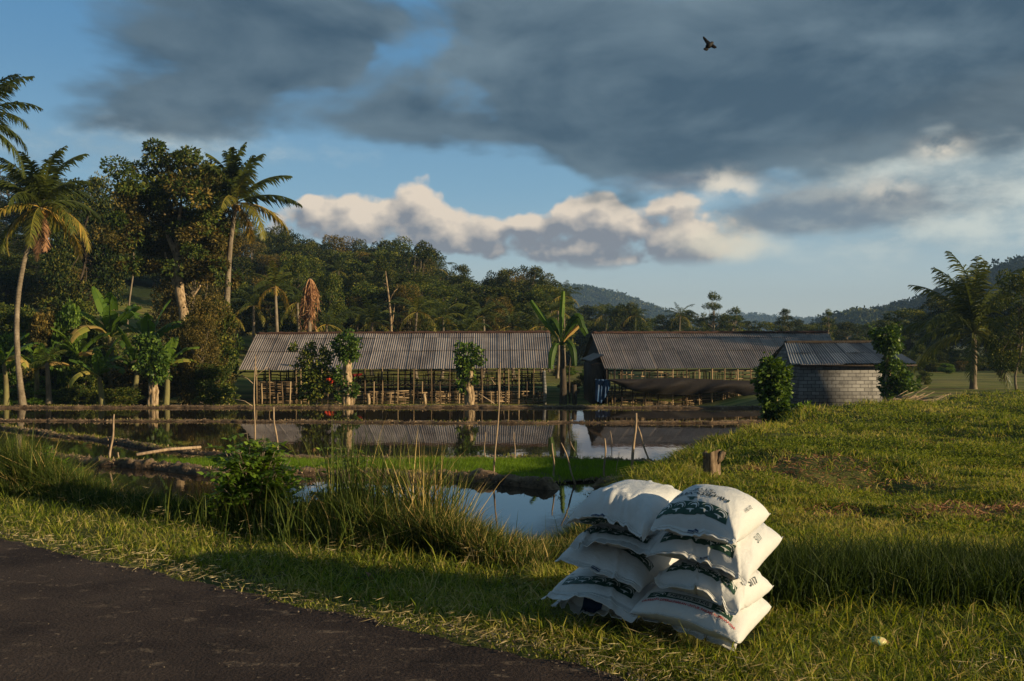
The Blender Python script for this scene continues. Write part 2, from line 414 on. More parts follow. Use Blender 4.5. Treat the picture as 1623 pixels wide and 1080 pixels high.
ac = mixc(nt, (patch * .42 + spk * .55).clamp(), ac, (.30, .22, .15))
nt.links.new(ac, b.inputs['Base Color']); b.inputs['Roughness'].default_value = .92; b.inputs['Specular IOR Level'].default_value = .12
bump(nt, b, a2 + a3 * .6, .9, .016)

# pond water
m, nt, b, o = mat_new('muddy_water'); M['water'] = m
ps = wpos(nt)
wc = ramp(nt, noise(nt, ps, .4, 4), [(.3, (.020, .014, .009)), (.7, (.038, .026, .016))])
nt.links.new(wc, b.inputs['Base Color'])
b.inputs['Roughness'].default_value = .02; b.inputs['IOR'].default_value = 1.42; b.inputs['Specular IOR Level'].default_value = .5
mpw = node(nt, 'ShaderNodeMapping'); mpw.inputs['Scale'].default_value = (1, .5, 1); nt.links.new(ps, mpw.inputs[0])
bump(nt, b, noise(nt, mpw.outputs[0], 2.4, 4, .55), .16, .012)

# corrugated sheets: weathered grey with stains, each sheet a slightly different grey
def sheet_mat(name, dark, mid, light):
    m, nt, b, o = mat_new(name)
    t = node(nt, 'ShaderNodeTexCoord')
    mp = node(nt, 'ShaderNodeMapping'); mp.inputs['Scale'].default_value = (1, .35, .35); nt.links.new(t.outputs['Object'], mp.inputs[0])
    f = noise(nt, mp.outputs[0], .8, 8, .7) * 1.0 - .13 + tint(nt) * .40 + noise(nt, mp.outputs[0], 11, 5, .6) * .12
    col = ramp(nt, f, [(.38, dark), (.60, mid), (.80, light)])
    nt.links.new(col, b.inputs['Base Color']); b.inputs['Roughness'].default_value = .75; b.inputs['Specular IOR Level'].default_value = .25
    return m
M['sheet'] = sheet_mat('weathered_corrugated_sheet', (.15, .115, .095), (.28, .225, .19), (.41, .335, .28))
M['sheet2'] = sheet_mat('brown_corrugated_sheet', (.11, .082, .066), (.21, .162, .13), (.30, .235, .19))
M['sheetgrey'] = sheet_mat('grey_corrugated_sheet', (.085, .09, .098), (.17, .175, .185), (.30, .30, .30))
M['ridge'] = rough_mat('ridge_tile', [(.3, (.045, .022, .016)), (.7, (.13, .07, .05))], 5)

# concrete blocks
m, nt, b, o = mat_new('concrete_block'); M['block'] = m
t = node(nt, 'ShaderNodeTexCoord')
br = node(nt, 'ShaderNodeTexBrick'); br.offset = .5
spb = node(nt, 'ShaderNodeSeparateXYZ'); nt.links.new(t.outputs['Object'], spb.inputs[0])
cb = node(nt, 'ShaderNodeCombineXYZ')
sx = NX(nt, spb.outputs[0]) + NX(nt, spb.outputs[1])
nt.links.new(sx.s, cb.inputs[0]); nt.links.new(spb.outputs[2], cb.inputs[1]); nt.links.new(cb.outputs[0], br.inputs['Vector'])
br.inputs['Scale'].default_value = 1.0; br.inputs['Brick Width'].default_value = .42; br.inputs['Row Height'].default_value = .19
br.inputs['Mortar Size'].default_value = .014; br.inputs['Mortar Smooth'].default_value = .2; br.inputs['Bias'].default_value = -.1
br.inputs['Color1'].default_value = (.21, .20, .19, 1); br.inputs['Color2'].default_value = (.33, .315, .295, 1); br.inputs['Mortar'].default_value = (.060, .056, .053, 1)
st = noise(nt, t.outputs['Object'], 1.6, 7, .7)
bc = mixc(nt, st.step(.46, .66) * .7, br.outputs['Color'], (.10, .095, .09))
nt.links.new(bc, b.inputs['Base Color']); b.inputs['Roughness'].default_value = .9; b.inputs['Specular IOR Level'].default_value = .15
bh = NX(nt, br.outputs['Fac']) * -1.0 + noise(nt, t.outputs['Object'], 14, 5) * .35
bump(nt, b, bh, .9, .02)

# woven sack cloth
m, nt, b, o = mat_new('woven_sack'); M['sack'] = m
t = node(nt, 'ShaderNodeTexCoord')
sc_ = ramp(nt, noise(nt, t.outputs['Object'], 3.2, 6, .65), [(.3, (.57, .56, .54)), (.55, (.65, .64, .62)), (.8, (.69, .68, .66))])
dirt = noise(nt, t.outputs['Object'], 9, 6, .7).step(.60, .78)
sc2 = mixc(nt, dirt * .38, sc_, (.42, .36, .28))
nt.links.new(sc2, b.inputs['Base Color']); b.inputs['Roughness'].default_value = .52; b.inputs['Specular IOR Level'].default_value = .35
b.inputs['Sheen Weight'].default_value = .05
wv = node(nt, 'ShaderNodeTexWave'); wv.inputs['Scale'].default_value = 160; nt.links.new(t.outputs['Object'], wv.inputs['Vector'])
wr = noise(nt, t.outputs['Object'], 7, 4, .6, 1.2)
hh = wr * .7 + NX(nt, wv.outputs['Fac']) * .02 + noise(nt, t.outputs['Object'], 26, 3) * .12
bump(nt, b, hh, .55, .032)
def flat_mat(name, c1, rough=.6, c2=None, sc=20):
    m, nt, b, o = mat_new(name); t = node(nt, 'ShaderNodeTexCoord')
    c2 = c2 or tuple(x * .72 for x in c1)
    nt.links.new(ramp(nt, noise(nt, t.outputs['Object'], sc, 5, .65), [(.35, c2), (.6, c1)]), b.inputs['Base Color'])
    b.inputs['Roughness'].default_value = rough; b.inputs['Specular IOR Level'].default_value = .3
    return m
M['green'] = flat_mat('green_print', (.030, .085, .060), .5, (.018, .055, .040))
M['white'] = flat_mat('white_print', (.74, .75, .72), .5, (.58, .60, .58))
M['ink'] = flat_mat('dark_ink', (.035, .055, .055), .5)
M['inkgreen'] = flat_mat('green_ink', (.030, .080, .062), .5)
M['red'] = flat_mat('red_ink', (.55, .05, .06), .5, (.42, .03, .05))
M['navy'] = flat_mat('navy_label', (.022, .050, .11), .5)
M['panel'] = flat_mat('grey_label_panel', (.40, .41, .38), .5)
M['thread'] = flat_mat('white_thread', (.7, .7, .66), .8)

# ------------------------------------------------------------------ terrain
WZ = -2.07   # water level
re_x = np.array([-90, -40, -12, -4.16, -3.23, -2.78, -2.33, -1.37, -.716, -.118, .277, .53, 1.5, 4, 8, 40])
re_y = np.array([55, 27, 12.2, 7.69, 7.0, 6.7, 6.43, 5.755, 5.33, 4.97, 4.706, 4.44, 3.3, 0.3, -5, -45])
def road_edge(x): return np.interp(x, re_x, re_y)
def ex(y): return np.interp(y, [3, 6, 9, 12, 15, 19, 23, 27, 33, 38, 45, 60], [.8, .8, 1.0, 1.55, 2.4, 4.2, 6.2, 8.6, 14.0, 20.5, 34, 60])
def crest(x): return np.interp(x, [-12, -4, -1.3, .25, 1, 2, 8], [14.5, 9.6, 7.9, 6.6, 6.3, 6.2, 6.2])
def H(x, y):
    x = np.asarray(x, float); y = np.asarray(y, float)
    land = -.14 - .021 * np.clip(y - 7, 0, 15) + (fbm(x * .42, y * .42) - .5) * .46 * sstep(7, 10, y) + (fbm(x * 1.9 + 9, y * 1.9) - .5) * .17 * sstep(6.5, 8, y)
    land = land - .10 * np.exp(-((y - 6.6) / .45) ** 2) * sstep(1.2, 1.8, x)
    low = -2.6 + .85 * sstep(11, 16, x) + (fbm(x * .2, y * .2) - .5) * .25
    tx = np.arctan2(x, np.maximum(y, .01)) ; px_ = 811.5 + np.tan(np.clip(tx, -1.3, 1.3)) * F
    Ah = np.interp(px_, [-1500, -400, 0, 300, 450, 600, 700, 880], [34, 30, 25, 20, 13, 8, 5, 0])
    dist = np.hypot(x, y)
    low = low + Ah * sstep(72, 210, dist) * (y > 0)
    infar = np.maximum(sstep(51.6, 52.6, y), sstep(20, 23.5, x) * sstep(30, 36, y))
    base = -2.65 + (low + 2.65) * infar
    e = (x - ex(y)) * .75
    z = base + (land - base) * sstep(-1.9, .15, e) * (1 - sstep(60, 66, y)) 
    s = y - crest(x)
    v = 1 - sstep(-.1, 3.4, s)
    s2 = np.maximum(y - road_edge(x), 0)
    verge = -.02 - .045 * np.minimum(s2, 2.4) + (fbm(x * 1.7, y * 1.7) - .5) * .07 * sstep(.1, .6, s2)
    verge = np.where(y < road_edge(x) + .02, -.02, verge)
    z = z + (verge - z) * v
    return z
th = np.concatenate([np.radians(np.linspace(-42, 42, 620)), np.radians(np.linspace(42, 318, 90))[1:-1]])
rr = np.concatenate([[0.8], np.geomspace(2.5, 60, 300), np.geomspace(61, 4000, 90)])
TH, RR = np.meshgrid(th, rr, indexing='ij')
X = np.sin(TH) * RR; Y = np.cos(TH) * RR
Z = H(X, Y)
g = G(); m_, n_ = X.shape
V = np.stack([X, Y, Z], -1)
V = np.concatenate([V, V[:1]], 0)
g.grid(V, flip=True)
cidx = 0
ring0 = V[:-1, 0]
kk = np.arange(len(ring0)); k2 = (kk + 1) % len(ring0)
g.add(np.vstack([ring0, [0, 0, -.02]]), None, np.stack([k2, kk, np.full(len(kk), len(ring0))], -1))
prop(g.build('ground', M['terrain'], smooth=True), 'grassy earth of the verge, field and lowland around the ponds', kind='structure')

# road sheet
g = G()
xs = np.linspace(-40, 30, 1600)
ye = road_edge(xs) + (fbm(xs * 2.2, xs * 0 + 4) - .5) * .26 + (fbm(xs * 11, xs * 0 + 9) - .5) * .10
rows = []
for k, f in enumerate(np.linspace(0, 1, 12)):
    w_ = 7.0 * f
    rows.append(np.stack([xs - w_ * .61, ye - w_ * .79, np.full_like(xs, .004 if k == 0 else .012)], -1))
g.grid(np.array(rows), flip=True)
prop(g.build('road', M['road']), 'dark worn asphalt road with pale patches', kind='structure')

# water
g = G()
g.add([(-75, 6.5, WZ), (24, 6.5, WZ), (24, 51.9, WZ), (-75, 51.9, WZ)], [(0, 1, 2, 3)])
prop(g.build('pond_water', M['water']), 'still muddy water of the flooded rice paddies', kind='structure')

# mud banks between the paddies
BT = []
def bund(pts, w, top, label, seed=0, rough=.05):
    pts = np.array(pts, float)
    seg = np.r_[0, np.cumsum(np.linalg.norm(np.diff(pts, axis=0), axis=1))]
    n = max(8, int(seg[-1] / .07)); t = np.linspace(0, seg[-1], n)
    cx = np.interp(t, seg, pts[:, 0]); cy = np.interp(t, seg, pts[:, 1])
    cy = cy + (fbm(t * .35, t * 0 + seed) - .5) * .9 + (fbm(t * 1.7, t * 0 + seed + 3) - .5) * .22
    d = np.stack([np.gradient(cx), np.gradient(cy)], 1); d /= np.linalg.norm(d, axis=1)[:, None]
    nr = np.stack([-d[:, 1], d[:, 0]], 1)
    prof = [(-1.15, WZ - .25), (-.95, WZ + .02), (-.8, WZ + (top - WZ) * .55), (-.55, top - .03), (-.2, top), (.2, top), (.55, top - .03), (.8, WZ + (top - WZ) * .55), (.95, WZ + .02), (1.15, WZ - .25)]
    rows = []; cols = []
    for k, (o_, z_) in enumerate(prof):
        nn = (fbm(t * 2.2 + seed, np.full(n, k * .9)) - .5); n2_ = (fbm(t * 6 + seed, np.full(n, k * 2.7 + 5), 3) - .5)
        taper = np.clip(np.minimum(t, seg[-1] - t) / .5, .15, 1)
        wz = w * .5 * (1 + nn * .5)
        zz_ = z_ + (fbm(t * .6 + seed * 3, t * 0) - .5) * rough * 3.6 * (1 < k < 8) + (nn * 2.4 + n2_ * 3.4) * rough * (1 if 1 < k < 8 else .3)
        zz_ = WZ - .2 + (zz_ - WZ + .2) * taper
        rows.append(np.stack([cx + nr[:, 0] * o_ * wz, cy + nr[:, 1] * o_ * wz, zz_], -1))
        cols.append(.42 + nn * .6 + (.12 if k in (3, 4, 5, 6) else -.06))
    g = G(); g.grid(np.array(rows), c=np.array(cols), flip=True)
    # crumbs of soil and roots
    N = int(seg[-1] * 70); i_ = rng.integers(0, n, N); oo = rng.uniform(-.85, .85, N)
    C = np.stack([cx[i_] + nr[i_, 0] * oo * w * .5, cy[i_] + nr[i_, 1] * oo * w * .5, np.interp(np.abs(oo), [0, .55, .9], [top, top - .03, WZ + .03])], -1)
    g.leaves(C, rng.normal(size=(N, 3)) + [0, 0, .4], rng.uniform(.03, .12, N), rng.uniform(.015, .05, N), rng.uniform(.35, 1.1, N))
    BT.append(np.stack([cx, cy, np.full(n, top)], 1)); return prop(g.build('field_bank', M['mud'], smooth=True), label, kind='structure')
bund([(-75, 51.7), (-20, 51.7), (0, 51.8), (10, 51.5), (21, 50.9)], .62, -1.95, 'long mud bank on the far edge of the paddies', 1, .035)
bund([(-60, 43.9), (-24, 43.6), (-12, 42.6), (2, 42.0), (15, 42.8)], .42, -1.99, 'thin middle mud bank crossing the flooded paddies', 2, .03)
def px_bund(l, w, top, label, seed, rough=.05):
    return bund([((px - 811.5) * D / F, D) for px, D in l], w, top, label, seed, rough)
px_bund([(-300, 44), (-60, 40.6), (0, 39.4), (150, 35.4), (250, 31.8), (330, 30.6), (450, 29.0), (650, 28.9), (850, 28.9), (1000, 28.5), (1080, 27.5)], .44, -1.95, 'mud bank slanting down behind the rice seedlings', 3, .055)
px_bund([(40, 30.2), (100, 29.0), (200, 27.5), (350, 25.9), (500, 25.6), (700, 25.0), (820, 23.9), (896, 23.2)], .60, -1.88, 'lumpy mud bank in front of the rice seedlings', 4, .075)
px_bund([(924, 23.7), (980, 24.1), (1040, 25.4), (1090, 27.2)], .6, -1.86, 'short lumpy mud bank right of the water gap', 6, .07)

# seedbed soil + rice
bed = [(236, 27.6), (330, 26.6), (500, 26.1), (700, 25.5), (880, 24.2), (960, 24.7), (1040, 26.0), (1050, 27.6), (850, 28.5), (650, 28.6), (450, 28.6), (330, 28.6)]
bedp = np.array([((px - 811.5) * D / F, D) for px, D in bed])
g = G(); cb_ = bedp.mean(0)
Vb = np.vstack([np.c_[bedp, np.full(len(bedp), -2.02)], [[cb_[0], cb_[1], -2.0]]])
k_ = np.arange(len(bedp)); g.add(Vb, None, np.stack([k_, (k_ + 1) % len(bedp), np.full(len(k_), len(bedp))], -1), .3)
prop(g.build('seedbed_soil', M['mud']), 'flat wet soil under the rice seedlings', kind='structure')
def inpoly(pts, poly):
    x, y = pts[:, 0], pts[:, 1]; c_ = np.zeros(len(pts), bool); n = len(poly); j = n - 1
    for i in range(n):
        xi, yi = poly[i]; xj, yj = poly[j]
        c_ ^= ((yi > y) != (yj > y)) & (x < (xj - xi) * (y - yi) / (yj - yi + 1e-12) + xi); j = i
    return c_
pp = np.c_[rng.uniform(-11, 4.6, 170000), rng.uniform(24, 30.4, 170000)]
pp = pp[inpoly(pp, bedp)]
dens = fbm(pp[:, 0] * .9, pp[:, 1] * .9)
pp = pp[rng.random(len(pp)) < (.15 + .85 * sstep(.32, .52, dens))]
g = G(); N = len(pp)
g.blades(np.c_[pp, np.full(N, -2.02)], rng.uniform(.10, .20, N) * (.65 + .5 * fbm(pp[:, 0] * .6, pp[:, 1] * .6)), .010, .28, rng.uniform(0, 1, N) * .7 + .3 * fbm(pp[:, 0], pp[:, 1]))
prop(g.build('rice_seedlings', M['rice']), 'bright green rice seedlings in a strip between the mud banks', 'rice', kind='stuff')

# ------------------------------------------------------------------ grass
def scatter(N, pxr, Yr, zref=-.2, power=2.0):
    """points on the ground, thinning with distance"""
    y0, y1 = Yr; u = rng.random(N)
    if power == 2.0: yv = 1 / (1 / y0 - u * (1 / y0 - 1 / y1))
    else: yv = y0 * (y1 / y0) ** u
    px = rng.uniform(pxr[0], pxr[1], N)
    return np.c_[(px - 811.5) * yv / F, yv]
def stand(pp, dz_=0.0): return np.c_[pp, H(pp[:, 0], pp[:, 1]) + dz_]
BASEX = (0.18, 1.52)   # footprint of the sack pile, kept free
def clear_pile(pp):
    a = np.array([.12, 5.62]); b = np.array([1.15, 4.9]); u = (b - a); v = np.array([.5, .866]) * .72
    Mx = np.linalg.inv(np.array([u, v]).T); q = (pp - a) @ Mx.T
    return ~((q[:, 0] > .0) & (q[:, 0] < 1) & (q[:, 1] > .06) & (q[:, 1] < 1.05))
# verge: short grass
pp = scatter(330000, (-350, 1950), (3.4, 17))
s_ = pp[:, 1] - road_edge(pp[:, 0]); cr = crest(pp[:, 0]) - pp[:, 1]
e_ = pp[:, 0] - ex(pp[:, 1])
keep = (s_ > .0) & (cr > -.5) & clear_pile(pp)
d_ = fbm(pp[:, 0] * 2.2, pp[:, 1] * 2.2)
keep &= rng.random(len(pp)) < np.clip(s_ / .55, .10, 1) * (.35 + .9 * sstep(.3, .6, d_))
pp = pp[keep]; N = len(pp); s_ = s_[keep]
dry = np.clip(1.0 - s_ / .7, 0, 1) * .5 + .45 * sstep(.52, .68, fbm(pp[:, 0] * 1.3 + 40, pp[:, 1] * 1.3))
tn = np.clip(rng.normal(.58, .26, N) + .5 * dry * rng.random(N) + (fbm(pp[:, 0] * 3, pp[:, 1] * 3) - .5) * .5, 0, 1)
tn = np.where(rng.random(N) < .09 + .35 * dry, rng.uniform(.9, 1, N), tn)
g = G()
hh_ = rng.uniform(.02, .115, N) * (.6 + .9 * fbm(pp[:, 0] * 1.9, pp[:, 1] * 1.9)) * np.clip(s_ / .5, .5, 1)
hh_ = np.where(rng.random(N) < .05, hh_ * 1.9, hh_)
g.blades(stand(pp, -.005), hh_, rng.uniform(.004, .010, N) * (.8 + pp[:, 1] * .04), .95, tn)
prop(g.build('grass', M['grass']), 'short mown-looking grass along the road verge', 'grass', kind='stuff')
# straw lying along the road edge and in patches
pp = scatter(130000, (-350, 1900), (3.6, 11))
s_ = pp[:, 1] - road_edge(pp[:, 0])
pxs_ = 811.5 + pp[:, 0] / pp[:, 1] * F; pr = np.exp(-((s_ - .13) / .15) ** 2) * np.interp(pxs_, [0, 350, 520, 900, 1100], [.75, .6, .22, .34, .12]) * (.4 + fbm(pp[:, 0] * 3, pp[:, 1] * 3)) + .10 * sstep(.50, .64, fbm(pp[:, 0] * 1.6 + 3, pp[:, 1] * 2.2)) * (s_ > 0)
keep = (s_ > -.06) & (s_ < 2.6) & (rng.random(len(pp)) < pr) & clear_pile(pp)
pp = pp[keep]; N = len(pp)
z_ = np.maximum(H(pp[:, 0], pp[:, 1]), .004) * 1.0 + rng.uniform(.012, .05, N)
thh = rng.uniform(0, 6.28, N); D_ = np.stack([np.cos(thh), np.sin(thh), rng.normal(0, .16, N)], 1)
g = G(); g.leaves(np.c_[pp, z_], D_, rng.uniform(.02, .12, N), rng.uniform(.0014, .0030, N) * (1 + .06 * pp[:, 1]), rng.random(N), fold=.05)
prop(g.build('dry_grass', M['straw']), 'pale dry cut straw strewn along the asphalt edge', 'straw', kind='stuff')
# small stones crumbling off the asphalt edge
pp = scatter(26000, (-300, 1500), (3.6, 9)); s_ = pp[:, 1] - road_edge(pp[:, 0])
pp = pp[rng.random(len(pp)) < np.exp(-((s_ - .02) / .10) ** 2) * .8 + .012 * (s_ < .3)]; N = len(pp)
r_ = rng.uniform(.003, .011, N); c_ = np.c_[pp, np.maximum(H(pp[:, 0], pp[:, 1]), .012) + r_ * .3]
r_ = r_ * np.where(s_[:N] * 0 + (pp[:, 1] < road_edge(pp[:, 0]) - .15), .6, 1)
OV = np.array([(1, 0, 0), (0, 1, 0), (-1, 0, 0), (0, -1, 0), (0, 0, .7), (0, 0, -.7)]); an = rng.uniform(0, 6.28, N)
VV_ = OV[None] * (r_[:, None, None] * rng.uniform(.6, 1.3, (N, 6, 1))); ca_, sa_ = np.cos(an)[:, None], np.sin(an)[:, None]
VV_ = np.stack([VV_[..., 0] * ca_ - VV_[..., 1] * sa_, VV_[..., 0] * sa_ + VV_[..., 1] * ca_, VV_[..., 2]], -1) + c_[:, None]
FT = np.array([(0, 1, 4), (1, 2, 4), (2, 3, 4), (3, 0, 4), (1, 0, 5), (2, 1, 5), (3, 2, 5), (0, 3, 5)])
g = G(); g.add(VV_.reshape(-1, 3), None, (np.arange(N)[:, None, None] * 6 + FT[None]).reshape(-1, 3), np.repeat(rng.random(N), 6))
M['gravel'] = rough_mat('gravel', [(.2, (.03, .024, .02)), (.5, (.085, .066, .05)), (.9, (.20, .16, .12))], 20, .9, 0, use_tint=True)
prop(g.build('gravel', M['gravel']), 'loose small stones crumbling along the asphalt edge', 'gravel', kind='stuff')
# tall grass on the bank below the verge
pp = scatter(430000, (-380, 1000), (6.0, 17))
s_ = pp[:, 1] - crest(pp[:, 0]); e_ = pp[:, 0] - ex(pp[:, 1])
d_ = fbm(pp[:, 0] * .9 + 5, pp[:, 1] * .9)
keep = (s_ > -.25) & (s_ < 2.3) & (pp[:, 0] < .9) & (rng.random(len(pp)) < .35 + sstep(.3, .6, d_)) & clear_pile(pp)
keep &= ~((pp[:, 1] < 7.5) & (s_ < .1) & (pp[:, 0] > -1))
pp = pp[keep]; N = len(pp); s_ = s_[keep]
pxx = 811.5 + pp[:, 0] / pp[:, 1] * F
hmul = np.interp(pxx, [-200, 90, 180, 300, 420, 600, 690, 760, 820, 880], [1.15, 1.1, .70, .5, .65, 1.0, .95, .62, .44, .36])
hh_ = rng.uniform(.30, .72, N) * hmul * (.6 + .8 * fbm(pp[:, 0] * 1.2 + 7, pp[:, 1] * 1.2)) * np.clip((s_ + .35) / .7, .3, 1) * (1 + .5 * sstep(.6, 2, s_))
tn = np.clip(rng.normal(.45, .2, N), 0, .93); tn = np.where(rng.random(N) < np.interp(pxx, [0, 500, 700, 850], [.05, .06, .22, .2]), rng.uniform(.9, 1, N), tn)
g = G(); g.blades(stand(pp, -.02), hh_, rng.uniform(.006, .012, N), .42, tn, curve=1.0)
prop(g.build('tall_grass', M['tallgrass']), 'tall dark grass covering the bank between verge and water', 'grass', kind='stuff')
# ditch grass to the right of the sacks
pp = np.c_[rng.uniform(1.25, 5.2, 30000), rng.uniform(5.95, 7.2, 30000)]
keep = clear_pile(pp) & (rng.random(len(pp)) < np.exp(-((pp[:, 1] - 6.55) / .42) ** 2) + .1)
pp = pp[keep]; N = len(pp)
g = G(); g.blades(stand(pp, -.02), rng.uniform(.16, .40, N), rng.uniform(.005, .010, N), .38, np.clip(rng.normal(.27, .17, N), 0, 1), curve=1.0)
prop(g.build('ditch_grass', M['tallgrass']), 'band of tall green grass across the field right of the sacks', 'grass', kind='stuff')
# field: short mixed grass and leafy ground cover
pp = scatter(420000, (850, 1980), (6.4, 44), power=2.0)
e_ = pp[:, 0] - ex(pp[:, 1])
d_ = fbm(pp[:, 0] * 1.1 + 20, pp[:, 1] * 1.1); 
def bare(x, y):
    pxq = 811.5 + x / y * F; pyq = HY + (CZ + .35) * F / y
    q = np.zeros_like(x)
    for (a_, b_, ra, rb) in ((1310, 762, 120, 26), (1560, 838, 150, 24), (1430, 775, 90, 14), (1330, 840, 80, 16), (1500, 700, 60, 7)):
        q = np.maximum(q, np.exp(-((pxq - a_) / ra) ** 2 - ((pyq - b_) / rb) ** 2))
    return q
bq = bare(pp[:, 0], pp[:, 1])
keep = (e_ > -1.3) & clear_pile(pp) & (rng.random(len(pp)) < (.3 + sstep(.32, .55, d_)) * (1 - .93 * sstep(.2, .7, bq)))
pp = pp[keep]; N = len(pp); e_ = e_[keep]
dryp = sstep(.50, .66, fbm(pp[:, 0] * .9 + 60, pp[:, 1] * .9))
tn = np.clip(rng.normal(.52, .26, N) + (fbm(pp[:, 0] * .33 + 3, pp[:, 1] * .33) - .5) * 1.1 + (fbm(pp[:, 0] * 1.6 + 3, pp[:, 1] * 1.6) - .5) * .5 + .35 * dryp * rng.random(N), 0, .95)
tn = np.where(rng.random(N) < .10 + .22 * dryp, rng.uniform(.9, 1, N), tn)
hh_ = rng.uniform(.02, .11, N) * (.4 + 1.2 * fbm(pp[:, 0] * .9, pp[:, 1] * .9)) * np.where(e_ < .6, 1.7, 1.0)
g = G(); g.blades(stand(pp, -.005), hh_ * (1 + pp[:, 1] * .012), .004 + .0008 * pp[:, 1], .95, tn)
prop(g.build('field_grass', M['grass']), 'short mixed grass over the rising field on the right', 'grass', kind='stuff')
pp = scatter(230000, (980, 1980), (7.2, 44), power=2.0)
e_ = pp[:, 0] - ex(pp[:, 1]); pxq = 811.5 + pp[:, 0] / pp[:, 1] * F
d_ = fbm(pp[:, 0] * .5 + 2, pp[:, 1] * .5 + 8)
keep = (e_ > 1.0) & (rng.random(len(pp)) < sstep(.54, .66, d_ + .14 * sstep(12, 18, pp[:, 1]) - .16 * sstep(13, 8, pp[:, 1]))) & (bare(pp[:, 0], pp[:, 1]) < .28 + .3 * rng.random(len(pp)))
pp = pp[keep]; N = len(pp)
g = G(); D_ = rng.normal(size=(N, 3)); D_[:, 2] = np.abs(D_[:, 2]) * .5
g.leaves(stand(pp, 0) + np.c_[np.zeros((N, 2)), rng.uniform(.02, .12, N)], D_, (.012 + .0010 * pp[:, 1]) * rng.uniform(.7, 1.4, N), (.010 + .0008 * pp[:, 1]), rng.random(N))
prop(g.build('ground_cover', M['cover']), 'bright leafy creeper mat over the upper part of the field', 'ground cover', kind='stuff')
pp = scatter(46000, (950, 1950), (6.5, 22), power=2.0)
keep = ((bare(pp[:, 0], pp[:, 1]) > .25) | (rng.random(len(pp)) < .10)) & (pp[:, 0] - ex(pp[:, 1]) > .4)
pp = pp[keep]; N = len(pp)
thh = rng.uniform(0, 6.28, N); D_ = np.stack([np.cos(thh), np.sin(thh), rng.normal(.1, .25, N)], 1)
g = G(); g.leaves(stand(pp, .015), D_, rng.uniform(.04, .14, N), rng.uniform(.005, .016, N), rng.random(N) * .75)
prop(g.build('field_litter', M['palmdead']), 'brown dead stems and leaves on the bare patches of the field', 'litter', kind='stuff')

# dry fringe along the mud banks
g = G()
for k, c_ in enumerate(BT):
    L_ = len(c_) * .07; N = int(L_ * (70 if k != 1 else 35)); i_ = rng.integers(0, len(c_), N)
    keep = rng.random(N) < sstep(.38, .62, fbm(i_ * .07 * .9, i_ * 0 + k)); i_ = i_[keep]; N = len(i_)
    B = c_[i_] + rng.normal(0, 1, (N, 3)) * [.06, .10, 0] - [0, 0, .03]
    g.blades(B, rng.uniform(.04, .16, N), .016, .6, np.where(rng.random(N) < .6, rng.uniform(.75, 1, N), rng.uniform(.3, .7, N)))
prop(g.build('bank_grass', M['grass']), 'thin dry grass fringe growing on the mud banks', 'grass', kind='stuff')

# ------------------------------------------------------------------ trees
def rdir(N, r=rng):
    v = r.normal(size=(N, 3)); return v / np.linalg.norm(v, axis=1)[:, None]
def crown_leaves(g, centers, radii, per, lsize, tmul=1.0, flat=.75, droop=-.2, hollow=.55):
    for C, R in zip(centers, radii):
        n = int(per * (R / np.mean(radii)) ** 2); d = rdir(n)
        rad = R * rng.uniform(hollow, 1.0, n) ** .7 * (1 + .22 * np.sin(d[:, 0] * 5 + C[0] * 3) * np.sin(d[:, 1] * 4 + C[1]))
        Pn = np.asarray(C) + d * rad[:, None] * np.array([1, 1, flat])
        Dv = d + rng.normal(size=(n, 3)) * .7 + np.array([0, 0, droop])
        cl = rng.normal(0, .10)
        g.leaves(Pn, Dv, lsize * rng.uniform(.7, 1.35, n), lsize * rng.uniform(.45, .75, n), np.clip(.42 + cl + rng.normal(0, .24, n) + .12 * d[:, 2], 0, 1) * tmul)
def limb(g, a, b, r0, r1, wob=.12, n=6, seg=7):
    a = np.asarray(a, float); b = np.asarray(b, float); L = np.linalg.norm(b - a)
    t = np.linspace(0, 1, seg)[:, None]; p = a + (b - a) * t
    ph = rng.uniform(0, 6, 3)
    p = p + np.sin(t * 4.5 + ph) * wob * L * .25 * np.sin(t * math.pi)
    g.tube(p, np.linspace(r0, r1, seg), n)
    return p
def tree_proto(name, Ht, Rc, base_f, ncl, per, ls, mat, bark, style='round', seed=1, trunk_r=.22):
    """returns (trunk mesh, crown mesh) standing on the origin"""
    global rng
    keep_rng = rng; rng = np.random.default_rng(seed)
    tg = G(); cg = G(); C = []; R = []
    z0 = Ht * base_f
    for k in range(ncl):
        if style == 'tier':
            lay = k % 5; zz_ = z0 + (Ht - z0) * (lay + .6) / 5 + rng.normal(0, .25); rad = Rc * (1.0 - .16 * lay) * rng.uniform(.25, 1)
            a_ = rng.uniform(0, 6.28); C.append((math.cos(a_) * rad, math.sin(a_) * rad, zz_)); R.append(Rc * rng.uniform(.20, .36))
        else:
            u = rng.uniform(0, 1); a_ = rng.uniform(0, 6.28)
            prof = math.sin(math.pi * min(1, (u * .78 + .16))) ** .5
            rad = Rc * prof * math.sqrt(rng.uniform(.12, .80)); zz_ = z0 + (Ht - z0) * (.08 + .84 * u)
            C.append((math.cos(a_) * rad, math.sin(a_) * rad, zz_)); R.append(Rc * rng.uniform(.22, .40))
    crown_leaves(cg, C, R, per, ls, flat=.38 if style == 'tier' else .8, hollow=.2 if style == 'tier' else .55)
    top = np.array([rng.normal(0, .3), rng.normal(0, .3), z0 + (Ht - z0) * .6])
    limb(tg, (0, 0, -.3), top, trunk_r, trunk_r * .35, .3, 8, 9)
    for k in range(0, ncl, max(1, ncl // 12)):
        s0 = rng.uniform(.45, .95); limb(tg, top * s0, np.array(C[k]), trunk_r * .4, trunk_r * .1, .4, 5, 6)
    rng = keep_rng
    return tg.mesh(name + '_trunk', bark, True), cg.mesh(name + '_crown', mat), Ht, Rc
PR = {}
